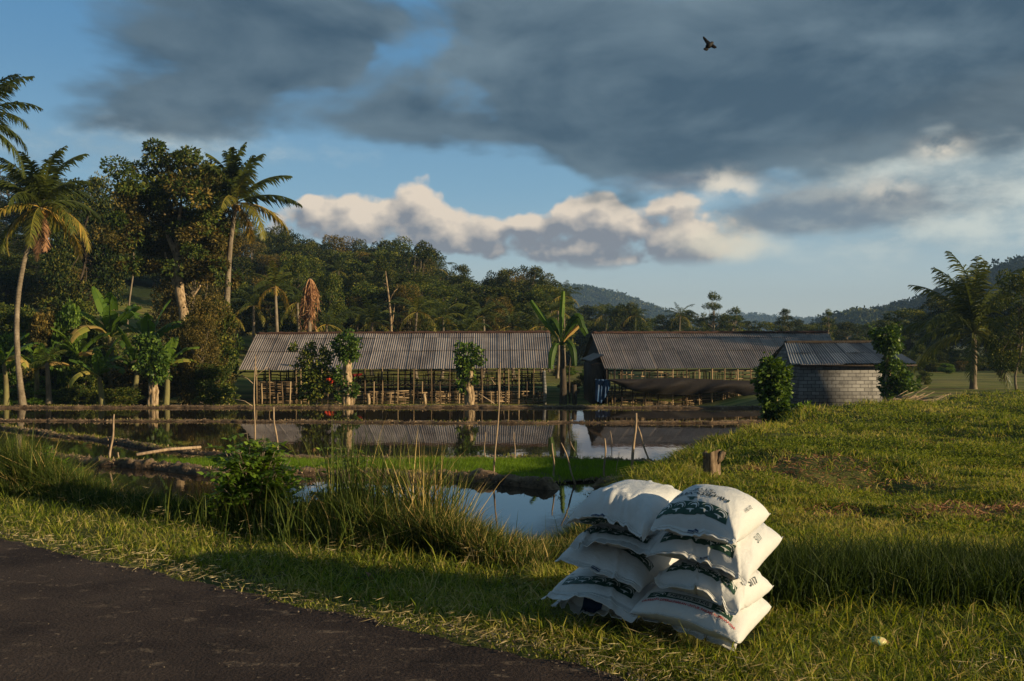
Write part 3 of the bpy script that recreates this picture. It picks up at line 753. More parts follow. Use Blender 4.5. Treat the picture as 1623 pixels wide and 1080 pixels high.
PR['dense'] = tree_proto('dense', 14, 4.8, .14, 40, 420, .30, M['leafdark'], M['barkdark'], seed=1)
PR['dense2'] = tree_proto('dense2', 14, 4.4, .18, 32, 400, .29, M['leafmid'], M['bark'], seed=2)
PR['tall'] = tree_proto('tall', 16, 3.8, .32, 24, 360, .29, M['leafdark'], M['bark'], seed=3)
PR['tier'] = tree_proto('tier', 13, 4.6, .40, 28, 260, .24, M['leafdark'], M['bark'], 'tier', seed=4)
PR['tier2'] = tree_proto('tier2', 12, 4.0, .30, 22, 230, .24, M['leafmid'], M['bark'], 'tier', seed=5)
PR['olive'] = tree_proto('olive', 12, 4.2, .10, 40, 420, .22, M['leafwarm'], M['bark'], seed=6)
PR['shrub'] = tree_proto('shrub', 4.0, 1.9, .02, 26, 260, .17, M['leafmid'], M['bark'], seed=7, trunk_r=.07)
PR['shrub2'] = tree_proto('shrub2', 4.0, 1.7, .02, 22, 220, .22, M['leafbright'], M['bark'], seed=8, trunk_r=.07)
PR['shrub3'] = tree_proto('shrub3', 4.5, 1.8, .05, 26, 260, .17, M['leafwarm'], M['bark'], seed=9, trunk_r=.08)

def put_tree(kind, px, ytop, D, wpx, label, group=None, name='tree', zb=None, rz=None, cat='tree'):
    tm, cm, Ht, Rc = PR[kind]
    x = ground_pt(px, D); zb = float(H(x, D)) if zb is None else zb
    zt = CZ + (HY - ytop) * D / F; h = max(zt - zb, 1.0)
    sx_ = (wpx * D / F / 2) / Rc
    r = empty(name, (x, D, zb), label, cat, group, random.uniform(0, 6.28) if rz is None else rz)
    for nm, me in (('trunk', tm), ('crown', cm)):
        o = bpy.data.objects.new(nm, me); COL.objects.link(o); o.parent = r
        o.scale = (sx_, sx_, h / Ht)
    return r

def palm_geo(seed, Lf=3.4, nf=18, trunk=None, trad=.16, yellow=.25, leaflets=34, droopk=1.0, up=1.1, dead=0, wide=.045):
    """coconut palm; trunk is a list of points, crown grows at its end"""
    global rng
    keep_rng = rng; rng = np.random.default_rng(seed)
    tg = G(); cg = G(); dg = G()
    pts = np.array(trunk, float)
    tt = np.linspace(0, 1, 16); kk_ = np.linspace(0, 1, len(pts))
    # smooth path
    co = [np.polyfit(kk_, pts[:, i], min(3, len(pts) - 1)) for i in range(3)]
    path = np.stack([np.polyval(co[i], tt) for i in range(3)], 1)
    rad = trad * (1.0 - .35 * tt); rad[0] *= 1.5; rad[1] *= 1.15
    tg.tube(path, rad, 10)
    for k in range(3, 60):   # leaf-scar rings
        f = k / 60; p = np.array([np.interp(f, tt, path[:, i]) for i in range(3)])
        q = np.array([np.interp(f + .004, tt, path[:, i]) for i in range(3)])
        tg.tube(np.array([p, q]), np.interp(f, tt, rad) * 1.06, 10, cap=True)
    top = path[-1]
    def frond(g, az_, elv, L, tn, droop, lw):
        n = 13; t = np.linspace(0, 1, n)
        dirh = np.array([math.cos(az_), math.sin(az_), 0])
        ang = elv - droop * t ** 1.3
        step = L / (n - 1)
        p = np.zeros((n, 3)); 
        for i in range(1, n): p[i] = p[i - 1] + step * (dirh * math.cos(ang[i]) + np.array([0, 0, math.sin(ang[i])]))
        p = p + top
        g.tube(p, np.linspace(.035, .008, n) * (L / 3.4), 5, c=min(1, tn + .15))
        m = leaflets; ts = np.linspace(.12, .99, m)
        side = np.array([-dirh[1], dirh[0], 0])
        for sgn in (-1, 1):
            B = np.stack([np.interp(ts, t, p[:, i]) for i in range(3)], 1)
            T = np.stack([np.interp(np.minimum(ts + .05, 1), t, p[:, i]) - np.interp(ts - .05, t, p[:, i]) for i in range(3)], 1)
            T /= np.linalg.norm(T, axis=1)[:, None]
            l = L * .24 * (np.sin(math.pi * (ts * .82 + .14)) ** .7) * rng.uniform(.8, 1.1, m)
            hang = rng.uniform(.15, .7, m)[:, None]
            Dv = side * sgn * (.9 - .4 * hang) + T * .75 + np.array([0, 0, -1]) * hang * .9
            Dv += rng.normal(size=(m, 3)) * .10
            Dv /= np.linalg.norm(Dv, axis=1)[:, None]
            mid = B + Dv * l[:, None] * .5
            tip = mid + (Dv + np.array([0, 0, -.55])) * l[:, None] * .45
            w = lw * (L / 3.4)
            up_ = T * w
            V = np.stack([B - up_ * .5, B + up_ * .5, mid + up_ * .6, mid - up_ * .6, tip], 1)
            k5 = np.arange(m)[:, None] * 5
            g.add(V.reshape(-1, 3), k5 + np.array([0, 1, 2, 3]), k5 + np.array([3, 2, 4]), np.repeat(np.clip(tn + rng.normal(0, .08, m), 0, 1), 5))
    for k in range(nf):
        f = k / nf; a_ = k * 2.399 + rng.uniform(-.25, .25)
        elv = up * (1 - f) ** .8 + .35 - .75 * f + rng.uniform(-.12, .12)
        tn = .30 + rng.uniform(-.1, .25) + (yellow * 1.6 if f > .72 else 0) * rng.uniform(.4, 1.2)
        frond(cg, a_, elv, Lf * rng.uniform(.82, 1.08), min(tn, 1), (1.0 + .55 * f) * droopk * rng.uniform(.85, 1.2), wide)
    for k in range(dead):
        frond(dg, rng.uniform(0, 6.28), -1.0 + rng.uniform(-.3, .2), Lf * rng.uniform(.6, .9), rng.random(), .5, wide)
    nuts = G()
    for k in range(9):
        a_ = rng.uniform(0, 6.28); cpos = top + np.array([math.cos(a_) * .26, math.sin(a_) * .26, -.25 - rng.uniform(0, .35)])
        tt_ = np.linspace(0, 1, 7); r_ = .13 * np.sin(np.pi * (tt_ * .96 + .02)) ** .6
        nuts.tube(cpos + np.array([0, 0, 1]) * (tt_[:, None] - .5) * .30, r_, 8, c=.6)
    rng = keep_rng
    return tg, cg, dg if dead else None, nuts
M['coconut'] = flat_mat('coconut_husk', (.42, .22, .04), .5, (.26, .15, .03), 4)
def put_palm(label, seed, pxs, D, Lf, group=None, nuts=True, dead=0, **kw):
    """pxs: trunk as photo points from the base to the crown"""
    pts = [P(px, py, D) for px, py in pxs]
    b = pts[0].copy(); 
    loc = pts[0]
    tg, cg, dg, ng = palm_geo(seed, Lf, trunk=[p - loc for p in pts], dead=dead, **kw)
    r = empty('coconut_palm', tuple(loc), label, 'palm', group)
    tg.build('trunk', M['bark'], r, True); cg.build('crown', M['palmleaf'], r)
    if dg: dg.build('dead_fronds', M['palmdead'], r)
    if nuts: ng.build('coconuts', M['coconut'], r, True)
    return r
# generic palm for distant copies
tg, cg, dg, ng = palm_geo(77, 3.2, nf=15, trunk=[(0, 0, 0), (.2, 0, 3), (.1, .1, 7.5)], leaflets=22, wide=.07)
PR['palm'] = (tg.mesh('palm_trunk', M['bark'], True), cg.mesh('palm_crown', M['palmleaf']), 9.5, 3.2)

# hero palms
put_palm('tall leaning coconut palm with pale curved trunk on the far pond bank', 21, [(36, 650), (30, 560), (24, 500), (40, 410), (64, 330)], 54, 4.1, trad=.17, yellow=.28, nf=26, dead=3, wide=.07, leaflets=46, up=1.4)
put_palm('coconut palm whose trunk is outside the left edge, fronds reaching in', 22, [(-95, 650), (-80, 480), (-60, 330), (-42, 195)], 50, 4.0, trad=.18, nf=24, nuts=False, wide=.07, leaflets=46, yellow=.1)
put_palm('coconut palm with yellow nuts beside the big round tree', 23, [(358, 520), (362, 430), (366, 380), (374, 322)], 76, 5.2, trad=.24, yellow=.4, nf=20, up=1.5, droopk=.85, dead=0, wide=.09, leaflets=46)
put_palm('young coconut palm with yellowish fronds left of the first shed', 24, [(440, 560), (438, 500), (436, 455)], 78, 2.8, nuts=False, yellow=.6, nf=13, up=1.2, wide=.07)
put_palm('large coconut palm standing in the lowland behind the field', 25, [(1543, 625), (1543, 590), (1544, 560), (1542, 528)], 66, 6.0, trad=.24, nf=24, up=1.55, yellow=.12, leaflets=46, wide=.05, nuts=False)
put_palm('small palm with drooping fronds at the left pond edge', 26, [(78, 640), (76, 600), (74, 575)], 56, 1.7, nuts=False, nf=10, yellow=.5)

def put_far_palm(px, ytop, D, sc, label, group=None):
    tm, cm, Ht, Rc = PR['palm']; x = ground_pt(px, D); zb = float(H(x, D)); zt = CZ + (HY - ytop) * D / F
    r = empty('coconut_palm', (x, D, zb), label, 'palm', group, random.uniform(0, 6.28))
    hz = max((zt - zb) / Ht, .4)
    t_ = bpy.data.objects.new('trunk', tm); COL.objects.link(t_); t_.parent = r; t_.scale = (sc, sc, (zt - zb - 1.4 * sc) / 7.5)
    c_ = bpy.data.objects.new('crown', cm); COL.objects.link(c_); c_.parent = r; c_.scale = (sc, sc, sc)
    c_.location = (0, 0, (zt - zb - 1.4 * sc) - 7.5 * sc)
    return r

# dead palm: a bare trunk with a skirt of brown hanging fronds
def dead_palm():
    D = 84; loc = P(490, 560, D); r = empty('dead_palm', tuple(loc), 'dead palm with rust-brown fronds hanging straight down its trunk', 'palm')
    top = P(491, 442, D) - loc
    g = G(); g.tube(np.array([[0, 0, 0], top * .5, top]), [.22, .18, .14], 8); g.build('trunk', M['bark'], r, True)
    g = G()
    for k in range(26):
        a_ = rng.uniform(0, 6.28); L = rng.uniform(2.2, 4.6); t = np.linspace(0, 1, 8)
        out_ = rng.uniform(.25, .95); p = top + np.stack([np.cos(a_) * out_ * np.sin(t * 1.7), np.sin(a_) * out_ * np.sin(t * 1.7), .35 * np.sin(t * 3) - L * t ** 1.2], 1)
        g.tube(p, np.linspace(.05, .02, 8), 4, c=rng.random())
        n = 40; f = rng.uniform(.15, 1, n); B = np.stack([np.interp(f, t, p[:, i]) for i in range(3)], 1)
        g.leaves(B, rng.normal(size=(n, 3)) * .35 + [0, 0, -1], rng.uniform(.4, .9, n), .07, rng.random(n))
    g.build('dead_fronds', M['palmdead'], r)
dead_palm()

# ---- the wood on the slope
skyx = [-200, 0, 60, 110, 160, 200, 300, 390, 450, 480, 520, 560, 600, 640, 680, 705, 760, 800, 850, 885, 1000]
skyy = [235, 262, 290, 278, 300, 320, 330, 335, 352, 372, 388, 376, 378, 386, 396, 425, 448, 434, 428, 450, 500]
GW = 'trees of the dark wood on the slope'
cnt = 0
for row, (D, f) in enumerate([(190, 1.0), (172, .86), (155, .70), (138, .53), (122, .36), (108, .18)]):
    px = -160 + random.uniform(0, 40)
    while px < 880:
        base_y = HY - (float(H(ground_pt(px, D), D)) - CZ) * F / D
        ys = np.interp(px, skyx, skyy)
        yt = ys + (470 - ys) * (1 - f) + random.uniform(-12, 14)
        h_ = (base_y - yt)
        if 140 < px < 300 and D < 125: px += 40; continue
        k = random.choice(['dense', 'dense', 'dense2', 'tall', 'tier', 'olive'])  # olive crowns mixed in, their leaf colour supplying golden sun highlights
        wv_ = random.uniform(68, 112) * (140 / D) ** .6
        if px > 560 and f < .6: k = random.choice(['dense2', 'tier2', 'tall', 'dense2'])
        put_tree(k, px, yt, D, wv_, 'dark broadleaf tree crowded into the wooded slope behind the sheds', GW)
        cnt += 1
        if random.random() < .16: put_far_palm(px + 25, yt + random.uniform(0, 25), D - 4, random.uniform(.95, 1.3), 'coconut palm rising among the trees of the wooded slope', 'palms scattered through the wooded slope')
        px += wv_ * random.uniform(.42, .62)
# named skyline trees
put_tree('dense', 135, 280, 98, 120, 'dark rounded tree between the leaning palm and the big round tree')
put_tree('tier', 205, 290, 100, 70, 'thin-topped tree showing just left of the big round crown')
put_tree('tall', 658, 383, 150, 70, 'rounded tree highest on the skyline above the middle of the first shed')
put_tree('tier', 727, 420, 150, 62, 'flat-tiered tree alone against the sky above the first shed')
put_tree('dense', 785, 428, 150, 60, 'dark domed tree between the flat-tiered tree and the spreading one')
put_tree('tier', 842, 422, 146, 84, 'wide spreading tree at the end of the wooded ridge')
put_tree('olive', 300, 330, 84, 120, 'olive-leaved tree below the big round crown')
put_tree('tall', 612, 405, 118, 42, 'slim leafy tree behind the first shed beside the bare pole-like one')
for px, yt, w_ in ((465, 398, 60), (520, 430, 60), (560, 470, 60), (645, 450, 64), (680, 470, 60), (735, 480, 64), (790, 470, 66), (845, 480, 60)):
    put_tree(random.choice(['dense2', 'tier2', 'olive']), px, yt, 102 + random.uniform(-6, 6), w_, 'mid-green tree right behind the first shed roof', 'trees right behind the first shed roof')
for px, yt in ((470, 455), (520, 490), (590, 485), (660, 470), (700, 480), (765, 478), (815, 492), (735, 500), (860, 495)):
    put_far_palm(px, yt, 96 + random.uniform(-5, 5), random.uniform(.95, 1.25), 'palm with arching fronds right behind the first shed roof', 'palms right behind the first shed roof')
# bare pale tree
def bare_tree(px, pts, D, label, mat, r0=.12, twigs=()):
    loc = P(*pts[0], D); r = empty('bare_tree', tuple(loc), label, 'tree')
    g = G(); pp_ = np.array([P(a_, b_, D) - loc for a_, b_ in pts]); g.tube(pp_, np.linspace(r0, r0 * .35, len(pp_)), 7)
    g.build('trunk', mat, r, True)
    for tw in twigs:
        g = G(); q = np.array([P(a_, b_, D) - loc for a_, b_ in tw]); g.tube(q, np.linspace(r0 * .45, r0 * .12, len(q)), 5); g.build('branch', mat, r, True)
    return r
bare_tree(0, [(621, 560), (620, 510), (616, 470), (611, 430)], 92, 'bare pale slender tree rising behind the first shed', M['barkpale'], .16, [((618, 475), (625, 462), (630, 458)), ((615, 452), (606, 448)), ((621, 520), (626, 480))])

# ---- middle distance trees
GM = 'trees of the far treeline behind the sheds'
px = 885
while px < 1450:
    yt = np.interp(px, [885, 940, 985, 1010, 1050, 1085, 1110, 1180, 1250, 1330, 1400, 1450], [492, 484, 478, 500, 500, 492, 500, 503, 508, 515, 506, 500]) + random.uniform(-4, 6)
    put_tree(random.choice(['dense', 'tall', 'tier', 'dense2', 'dense2']), px, yt, 178 + random.uniform(-12, 12), random.uniform(42, 66), 'dark tree in the low far treeline behind the sheds', GM)
    put_tree(random.choice(['dense2', 'shrub', 'dense']), px + 12, yt + 24, 160 + random.uniform(-6, 6), random.uniform(50, 70), 'dark tree in the low far treeline behind the sheds', GM)
    px += random.uniform(17, 27)
put_tree('tier2', 1132, 464, 150, 50, 'feathery tree standing highest above the second shed')
put_tree('tier2', 1162, 488, 150, 50, 'feathery tree just right of the highest one above the second shed')
put_tree('tier', 1246, 490, 150, 44, 'small open tree above the right part of the second shed')
put_tree('tier2', 1313, 491, 145, 30, 'lone airy sapling showing above the right end of the second shed')
put_tree('dense', 990, 480, 150, 52, 'dark upright tree above the left end of the second shed')
for px, yt, l in ((962, 487, 'far palm in the treeline above the left end of the second shed'), (1078, 488, 'far palm in the treeline above the middle of the second shed'), (1008, 488, 'tiny palm outlined against the blue hill')):
    put_far_palm(px, yt, 150, .95, l)
for px, yt, w_, k in ((1440, 488, 100, 'dense2'), (1500, 470, 110, 'dense'), (1590, 470, 90, 'dense'), (1650, 455, 110, 'dense2'), (1720, 440, 120, 'dense'), (1410, 510, 60, 'tier2'), (1470, 500, 80, 'tall'), (1560, 480, 80, 'tall')):
    put_tree(k, px, yt, 112 + random.uniform(-6, 6), w_, 'dark tree in the grove behind the large palm on the right', 'trees in the grove behind the large palm')
put_tree('dense2', 1612, 425, 62, 84, 'leafy tree with a straight pale trunk at the right edge, beside the large palm', zb=-1.75)

# ---- low bushes in the lowland fields
for k in range(34):
    px = random.choice([random.uniform(1430, 1680), random.uniform(1430, 1680), random.uniform(880, 940)]); D = random.uniform(72, 135)
    by = HY + (CZ - float(H(ground_pt(px, D), D))) * F / D
    put_tree(random.choice(['shrub', 'shrub2', 'shrub3']), px, by - random.uniform(7, 20), D, random.uniform(14, 40), 'small low bush standing in the lowland fields beyond the huts', 'low bushes in the lowland fields', name='bush', cat='bush')
for k in range(30):
    px = 1425 + k * 11 + random.uniform(-6, 6); D = random.uniform(98, 120)
    put_tree(random.choice(['shrub', 'dense2', 'shrub', 'dense']), px, random.uniform(545, 572), D, random.uniform(34, 60), 'dark undergrowth bush below the grove behind the large palm', 'undergrowth below the grove behind the large palm', name='bush', cat='bush')
# ---- left thicket along the far bank
GT = 'bushes of the thicket on the left pond bank'
for k in range(58):
    px = random.uniform(-60, 352); D = random.uniform(56, 74)
    yt = random.uniform(480, 590) if D > 60 else random.uniform(560, 618)
    if 150 < px < 300 and yt < 560: yt += 50
    put_tree(random.choice(['shrub', 'shrub', 'shrub2', 'shrub3']), px, yt, D, random.uniform(48, 95), 'leafy bush in the thicket along the left pond bank', GT, name='bush', cat='bush')
put_tree('olive', 330, 466, 60, 96, 'large brownish-leaved tree left of the first shed')
put_tree('olive', 318, 500, 58, 70, 'smaller brownish-leaved tree under the pale trunk')
put_tree('dense2', 105, 470, 64, 110, 'green tree behind the bushes right of the leaning palm')
put_tree('dense2', 10, 480, 66, 100, 'green tree behind the bushes left of the leaning palm')
put_tree('dense2', 190, 520, 74, 70, 'green tree in the thicket behind the bananas')

# ---- bananas
def banana_geo(seed, hs, L=2.0, n=8, up=1.1, tornf=.5):
    r_ = np.random.default_rng(seed); tg = G(); cg = G()
    tt = np.linspace(0, 1, 7); pth = np.stack([.12 * np.sin(tt * 2 + seed), .1 * np.sin(tt * 2.4), hs * tt], 1)
    tg.tube(pth, np.linspace(.16, .09, 7), 9); top = pth[-1]
    for k in range(n):
        a_ = k * 2.399 + r_.uniform(-.3, .3); f = k / n; el_ = up * (1 - f * .75) + .25; dr = r_.uniform(.9, 1.7) * (.35 + f)
        m = 16; t = np.linspace(0, 1, m); ang = el_ - dr * t ** 1.4
        dh = np.array([math.cos(a_), math.sin(a_), 0]); sd_ = np.array([-dh[1], dh[0], 0]); Lk = L * r_.uniform(.8, 1.15)
        p = np.zeros((m, 3))
        for i in range(1, m): p[i] = p[i - 1] + Lk / m * (dh * math.cos(ang[i]) + np.array([0, 0, math.sin(ang[i])]))
        p += top; tn = min(1, .38 + r_.uniform(-.15, .25) + (.5 if k >= n - 2 else 0))
        cg.tube(p[:], np.linspace(.03, .01, m), 4, c=tn)
        w = .26 * np.sin(np.pi * np.clip(t * 1.08 - .12, 0, 1)) ** .55
        T = np.gradient(p, axis=0); T /= np.linalg.norm(T, axis=1)[:, None]; up_ = np.cross(sd_, T)
        for sg in (-1, 1):
            i = 2
            while i < m - 1:
                j = min(m - 1, i + r_.integers(1, 4)); lift = r_.uniform(-.5, .35)
                seg = []
                for q in range(i, j + 1):
                    fall = sd_ * sg * math.cos(lift) + np.array([0, 0, 1]) * math.sin(lift) * .8
                    seg.append([p[q], p[q] + fall * w[q] * .55 + np.array([0, 0, .03]), p[q] + fall * w[q] - np.array([0, 0, .05])])
                seg = np.array(seg)
                if r_.random() < tornf: seg[-1] = seg[-1] * .94 + seg[-2] * .06
                cg.grid(seg, c=min(1, tn + r_.uniform(-.08, .08))); i = j
    return tg, cg
M['bananastem'] = rough_mat('banana_stem', [(.3, (.10, .07, .035)), (.55, (.22, .20, .08)), (.75, (.34, .28, .14))], 3, stretch=(1, 1, .3))
BP = []
for sd__ in range(3):
    tg, cg = banana_geo(40 + sd__, 1.7 + .3 * sd__, 1.9)
    BP.append((tg.mesh('banana_stem', M['bananastem'], True), cg.mesh('banana_leaves', M['banana'])))
def put_banana(px, py, D, sc, label, k=0, rz=0, group=None, sz=None):
    x, y, z = P(px, py, D); r = empty('banana_plant', (x, y, float(H(x, y))), label, 'banana plant', group, rz)
    for nm, me in (('stem', BP[k][0]), ('leaves', BP[k][1])):
        o = bpy.data.objects.new(nm, me); COL.objects.link(o); o.parent = r; o.scale = (sc, sc, sz or sc)
    return r
blist = [(160, 54.6, 1.25, 'banana plant with the broadest leaves, left of the vine-wrapped stump'), (128, 60, 1.5, 'banana plant in front of the green hillside terrace'), (178, 62, 1.9, 'banana plant with upright leaves below the terrace field'),
         (212, 58, 1.45, 'banana plant just right of the broadest-leaved one'), (262, 56, 1.3, 'banana plant between the vine-wrapped stump and the brownish tree'), (236, 62, 1.7, 'banana plant behind the vine-wrapped stump'),
         (300, 62, 1.5, 'banana plant half hidden behind the brownish tree'), (58, 57, 1.2, 'banana plant right behind the leaning palm trunk'), (5, 55, 1.2, 'banana plant left of the leaning palm trunk'), (368, 68, .8, 'banana plant at the left corner of the first shed')]
for i, (px, D, sc, l) in enumerate(blist): put_banana(px, 600, D, sc, l, i % 3, i * 1.3)

# tall banana between the sheds, with two long raised leaves
def tall_banana():
    D = 56; loc = P(892, 660, D); loc[2] = -2.6
    r = empty('banana_plant', tuple(loc), 'tall banana plant with upright leaf standing between the two sheds', 'banana plant')
    top = P(890, 548, D) - loc
    g = G(); t = np.linspace(0, 1, 8)[:, None]; g.tube(top * t + np.sin(t * 3) * [.06, 0, 0], np.linspace(.26, .12, 8), 10); g.build('stem', M['barkdark'], r, True)
    cg = G()
    def leaf(pl, w, tn):
        q = np.array([P(a_, b_, D) - loc + [0, dd, 0] for a_, b_, dd in pl]); m = 14
        k_ = np.linspace(0, 1, len(q)); t = np.linspace(0, 1, m); p = np.stack([np.interp(t, k_, q[:, i]) for i in range(3)], 1)
        for _ in range(2): p[1:-1] = (p[:-2] + p[1:-1] * 2 + p[2:]) / 4
        cg.tube(p, np.linspace(.05, .015, m), 5, c=tn + .1)
        T = np.gradient(p, axis=0); T /= np.linalg.norm(T, axis=1)[:, None]
        sd_ = np.cross(T, [0.35, -1, .2]); sd_ /= np.linalg.norm(sd_, axis=1)[:, None]
        ww = w * np.sin(np.pi * np.clip(t * 1.05 - .18, 0, 1)) ** .5
        for sg in (-1, 1):
            i = 2
            while i < m - 1:
                j = min(m - 1, i + int(rng.integers(1, 4))); sag = rng.uniform(.0, .45); seg = []
                for q_ in range(i, j + 1):
                    o1 = sd_[q_] * sg * ww[q_]; seg.append([p[q_], p[q_] + o1 * .55 + [0, .04, .03 - sag * ww[q_] * .3], p[q_] + o1 + [0, .10, -sag * ww[q_]]])
                cg.grid(np.array(seg), c=min(1, max(0, tn + rng.uniform(-.1, .1)))); i = j
    leaf([(890, 548, 0), (889, 520, 0), (891, 490, 0), (893, 462, 0)], .17, .55)
    leaf([(889, 548, 0), (876, 524, .2), (858, 500, .4), (842, 476, .6)], .17, .4)
    leaf([(890, 546, 0), (898, 526, -.2), (908, 506, -.4), (917, 500, -.6), (922, 520, -.8)], .28, .1)
    leaf([(890, 546, 0), (905, 520, .3), (922, 512, .6), (932, 530, .8)], .24, .15)
    leaf([(890, 546, 0), (884, 520, .3), (876, 505, .6), (868, 520, .9)], .3, .15)
    leaf([(891, 546, 0), (900, 540, -.3), (908, 552, -.5), (910, 580, -.6)], .22, .15)
    leaf([(888, 546, 0), (880, 545, -.3), (874, 560, -.5), (872, 585, -.6)], .22, .3)
    leaf([(891, 545, 0), (903, 530, .1), (914, 520, .2), (921, 512, .2)], .12, 1.0)
    cg.build('leaves', M['banana'], r)
    g = G(); g.tube(np.array([P(903, 640, D), P(902, 590, D), P(905, 560, D)]) - loc, [.07, .05, .03], 6); g.tube(np.array([P(911, 645, D), P(910, 610, D)]) - loc, [.16, .14], 8); g.build('sucker', M['barkdark'], r, True)
tall_banana()

# ------------------------------------------------------------------ vine-covered pollard trees
def vine_tree(label, px, D, ybase, clumps, trunk, lsz=.16, per=620, tr=.2, leafmat='vine', barkm='barkpale', zb=None):
    loc = P(px, ybase, D)
    if zb is not None: loc[2] = zb
    r = empty('vine_tree', tuple(loc), label, 'tree')
    g = G(); q = np.array([P(a_, b_, D) - loc for a_, b_ in trunk]); q[0] = [0, 0, 0] if zb is not None else q[0]
    tq = np.linspace(0, 1, 22); kq = np.linspace(0, 1, len(q)); qq = np.stack([np.interp(tq, kq, q[:, i]) for i in range(3)], 1)
    for k in range(5):
        o_ = np.array([math.cos(k * 1.3) * tr * .5, math.sin(k * 1.3) * tr * .5, 0]); wb = np.stack([fbm(tq * 4 + k * 5, tq * 0 + px), fbm(tq * 4 + k * 9, tq * 0 + 7), tq * 0 + .5], 1) - .5
        g.tube(qq + wb * tr * 1.1 + o_ * np.linspace(1.5, .8, 22)[:, None], np.linspace(tr * .72, tr * .42, 22) * (1 + .5 * (fbm(tq * 8 + k * 3, tq * 0 + k) - .5)), 8)
    g.build('trunk', M[barkm], r, True)
    g = G()
    for (a_, b_, rx_, ry_) in clumps:
        C = P(a_, b_, D) - loc; n = int(per * (rx_ * ry_ / 350.)); n = max(n, 40); d = rdir(n)
        rad = rng.uniform(.3, 1.0, n) ** .6 * (1 + .25 * np.sin(d[:, 0] * 6) * np.sin(d[:, 2] * 7))
        Pn = C + d * rad[:, None] * np.array([rx_, rx_, ry_]) * D / F
        for q_ in range(4):
            sd_ = rdir(1)[0]; m_ = int(n * .07) + 6; sg_ = C + sd_ * np.array([rx_, rx_, ry_]) * D / F * rng.uniform(1.0, 1.35) + rng.normal(size=(m_, 3)) * rx_ * D / F * .22
            g.leaves(sg_, sd_ + rng.normal(size=(m_, 3)) * .6 + [0, 0, -.3], lsz * rng.uniform(.7, 1.2, m_), lsz * .6, np.clip(.6 + rng.normal(0, .2, m_), 0, 1))
        g.leaves(Pn, d + rng.normal(size=(n, 3)) * .6 + [0, 0, -.5], lsz * rng.uniform(.7, 1.35, n), lsz * rng.uniform(.5, .8, n), np.clip(.5 + rng.normal(0, .22, n), 0, 1))
    g.build('crown', M[leafmat], r)
    return r
vine_tree('pale pollard tree with a round leafy head before the first shed, nearer its left end', 548, 53.2, 655, [(546, 548, 20, 19), (551, 562, 14, 12), (543, 600, 10, 14), (556, 618, 11, 12), (540, 625, 8, 10)], [(550, 655), (550, 620), (549, 590), (552, 570)], .20, tr=.24)
vine_tree('pale pollard tree with a small leafy head before the first shed, nearer its right end', 743, 53.2, 655, [(741, 565, 18, 21), (738, 585, 12, 14), (735, 610, 9, 12), (748, 600, 6, 9)], [(745, 655), (744, 625), (743, 605), (744, 582)], .20, tr=.22)
vine_tree('bushy green tree leaning against the left part of the first shed', 500, 53.5, 655, [(490, 555, 9, 10), (466, 550, 7, 5), (484, 568, 12, 8), (494, 590, 17, 16), (511, 570, 14, 14), (505, 610, 20, 20), (488, 620, 14, 14), (522, 590, 9, 8)], [(502, 655), (500, 620), (498, 590), (492, 565)], .18, barkm='bark', leafmat='leafmid', tr=.09)
vine_tree('pale vine-wrapped stump among the bananas at the left pond edge', 243, 53.4, 655, [(243, 560, 22, 18), (238, 580, 18, 14), (250, 592, 14, 10), (232, 540, 14, 10)], [(243, 655), (243, 620), (242, 590)], .22, tr=.22)
vine_tree('leafy vine-covered post on the field edge in front of the hut', 1230, 27.5, 672, [(1222, 588, 22, 14), (1240, 590, 12, 12), (1212, 610, 16, 18), (1232, 612, 18, 18), (1228, 635, 22, 20), (1236, 655, 16, 16), (1222, 655, 12, 14), (1218, 575, 12, 8)], [(1226, 685), (1229, 650), (1230, 600)], .13, per=420, tr=.07)
vine_tree('vine-covered tree against the right end of the block hut', 1410, 45, 640, [(1405, 532, 20, 14), (1412, 548, 18, 14), (1398, 545, 12, 10), (1418, 590, 20, 20), (1424, 610, 20, 18), (1410, 615, 14, 16), (1408, 575, 8, 14), (1434, 600, 10, 12)], [(1408, 650), (1407, 600), (1406, 560)], .17, tr=.14, barkm='barkpale')
vine_tree('small bush growing on the field edge right of the vine-covered post', 1268, 27, 672, [(1268, 652, 16, 12), (1258, 660, 12, 10), (1280, 660, 10, 9)], [(1268, 680), (1268, 655)], .11, per=380, tr=.02, leafmat='leafbright', barkm='bark')

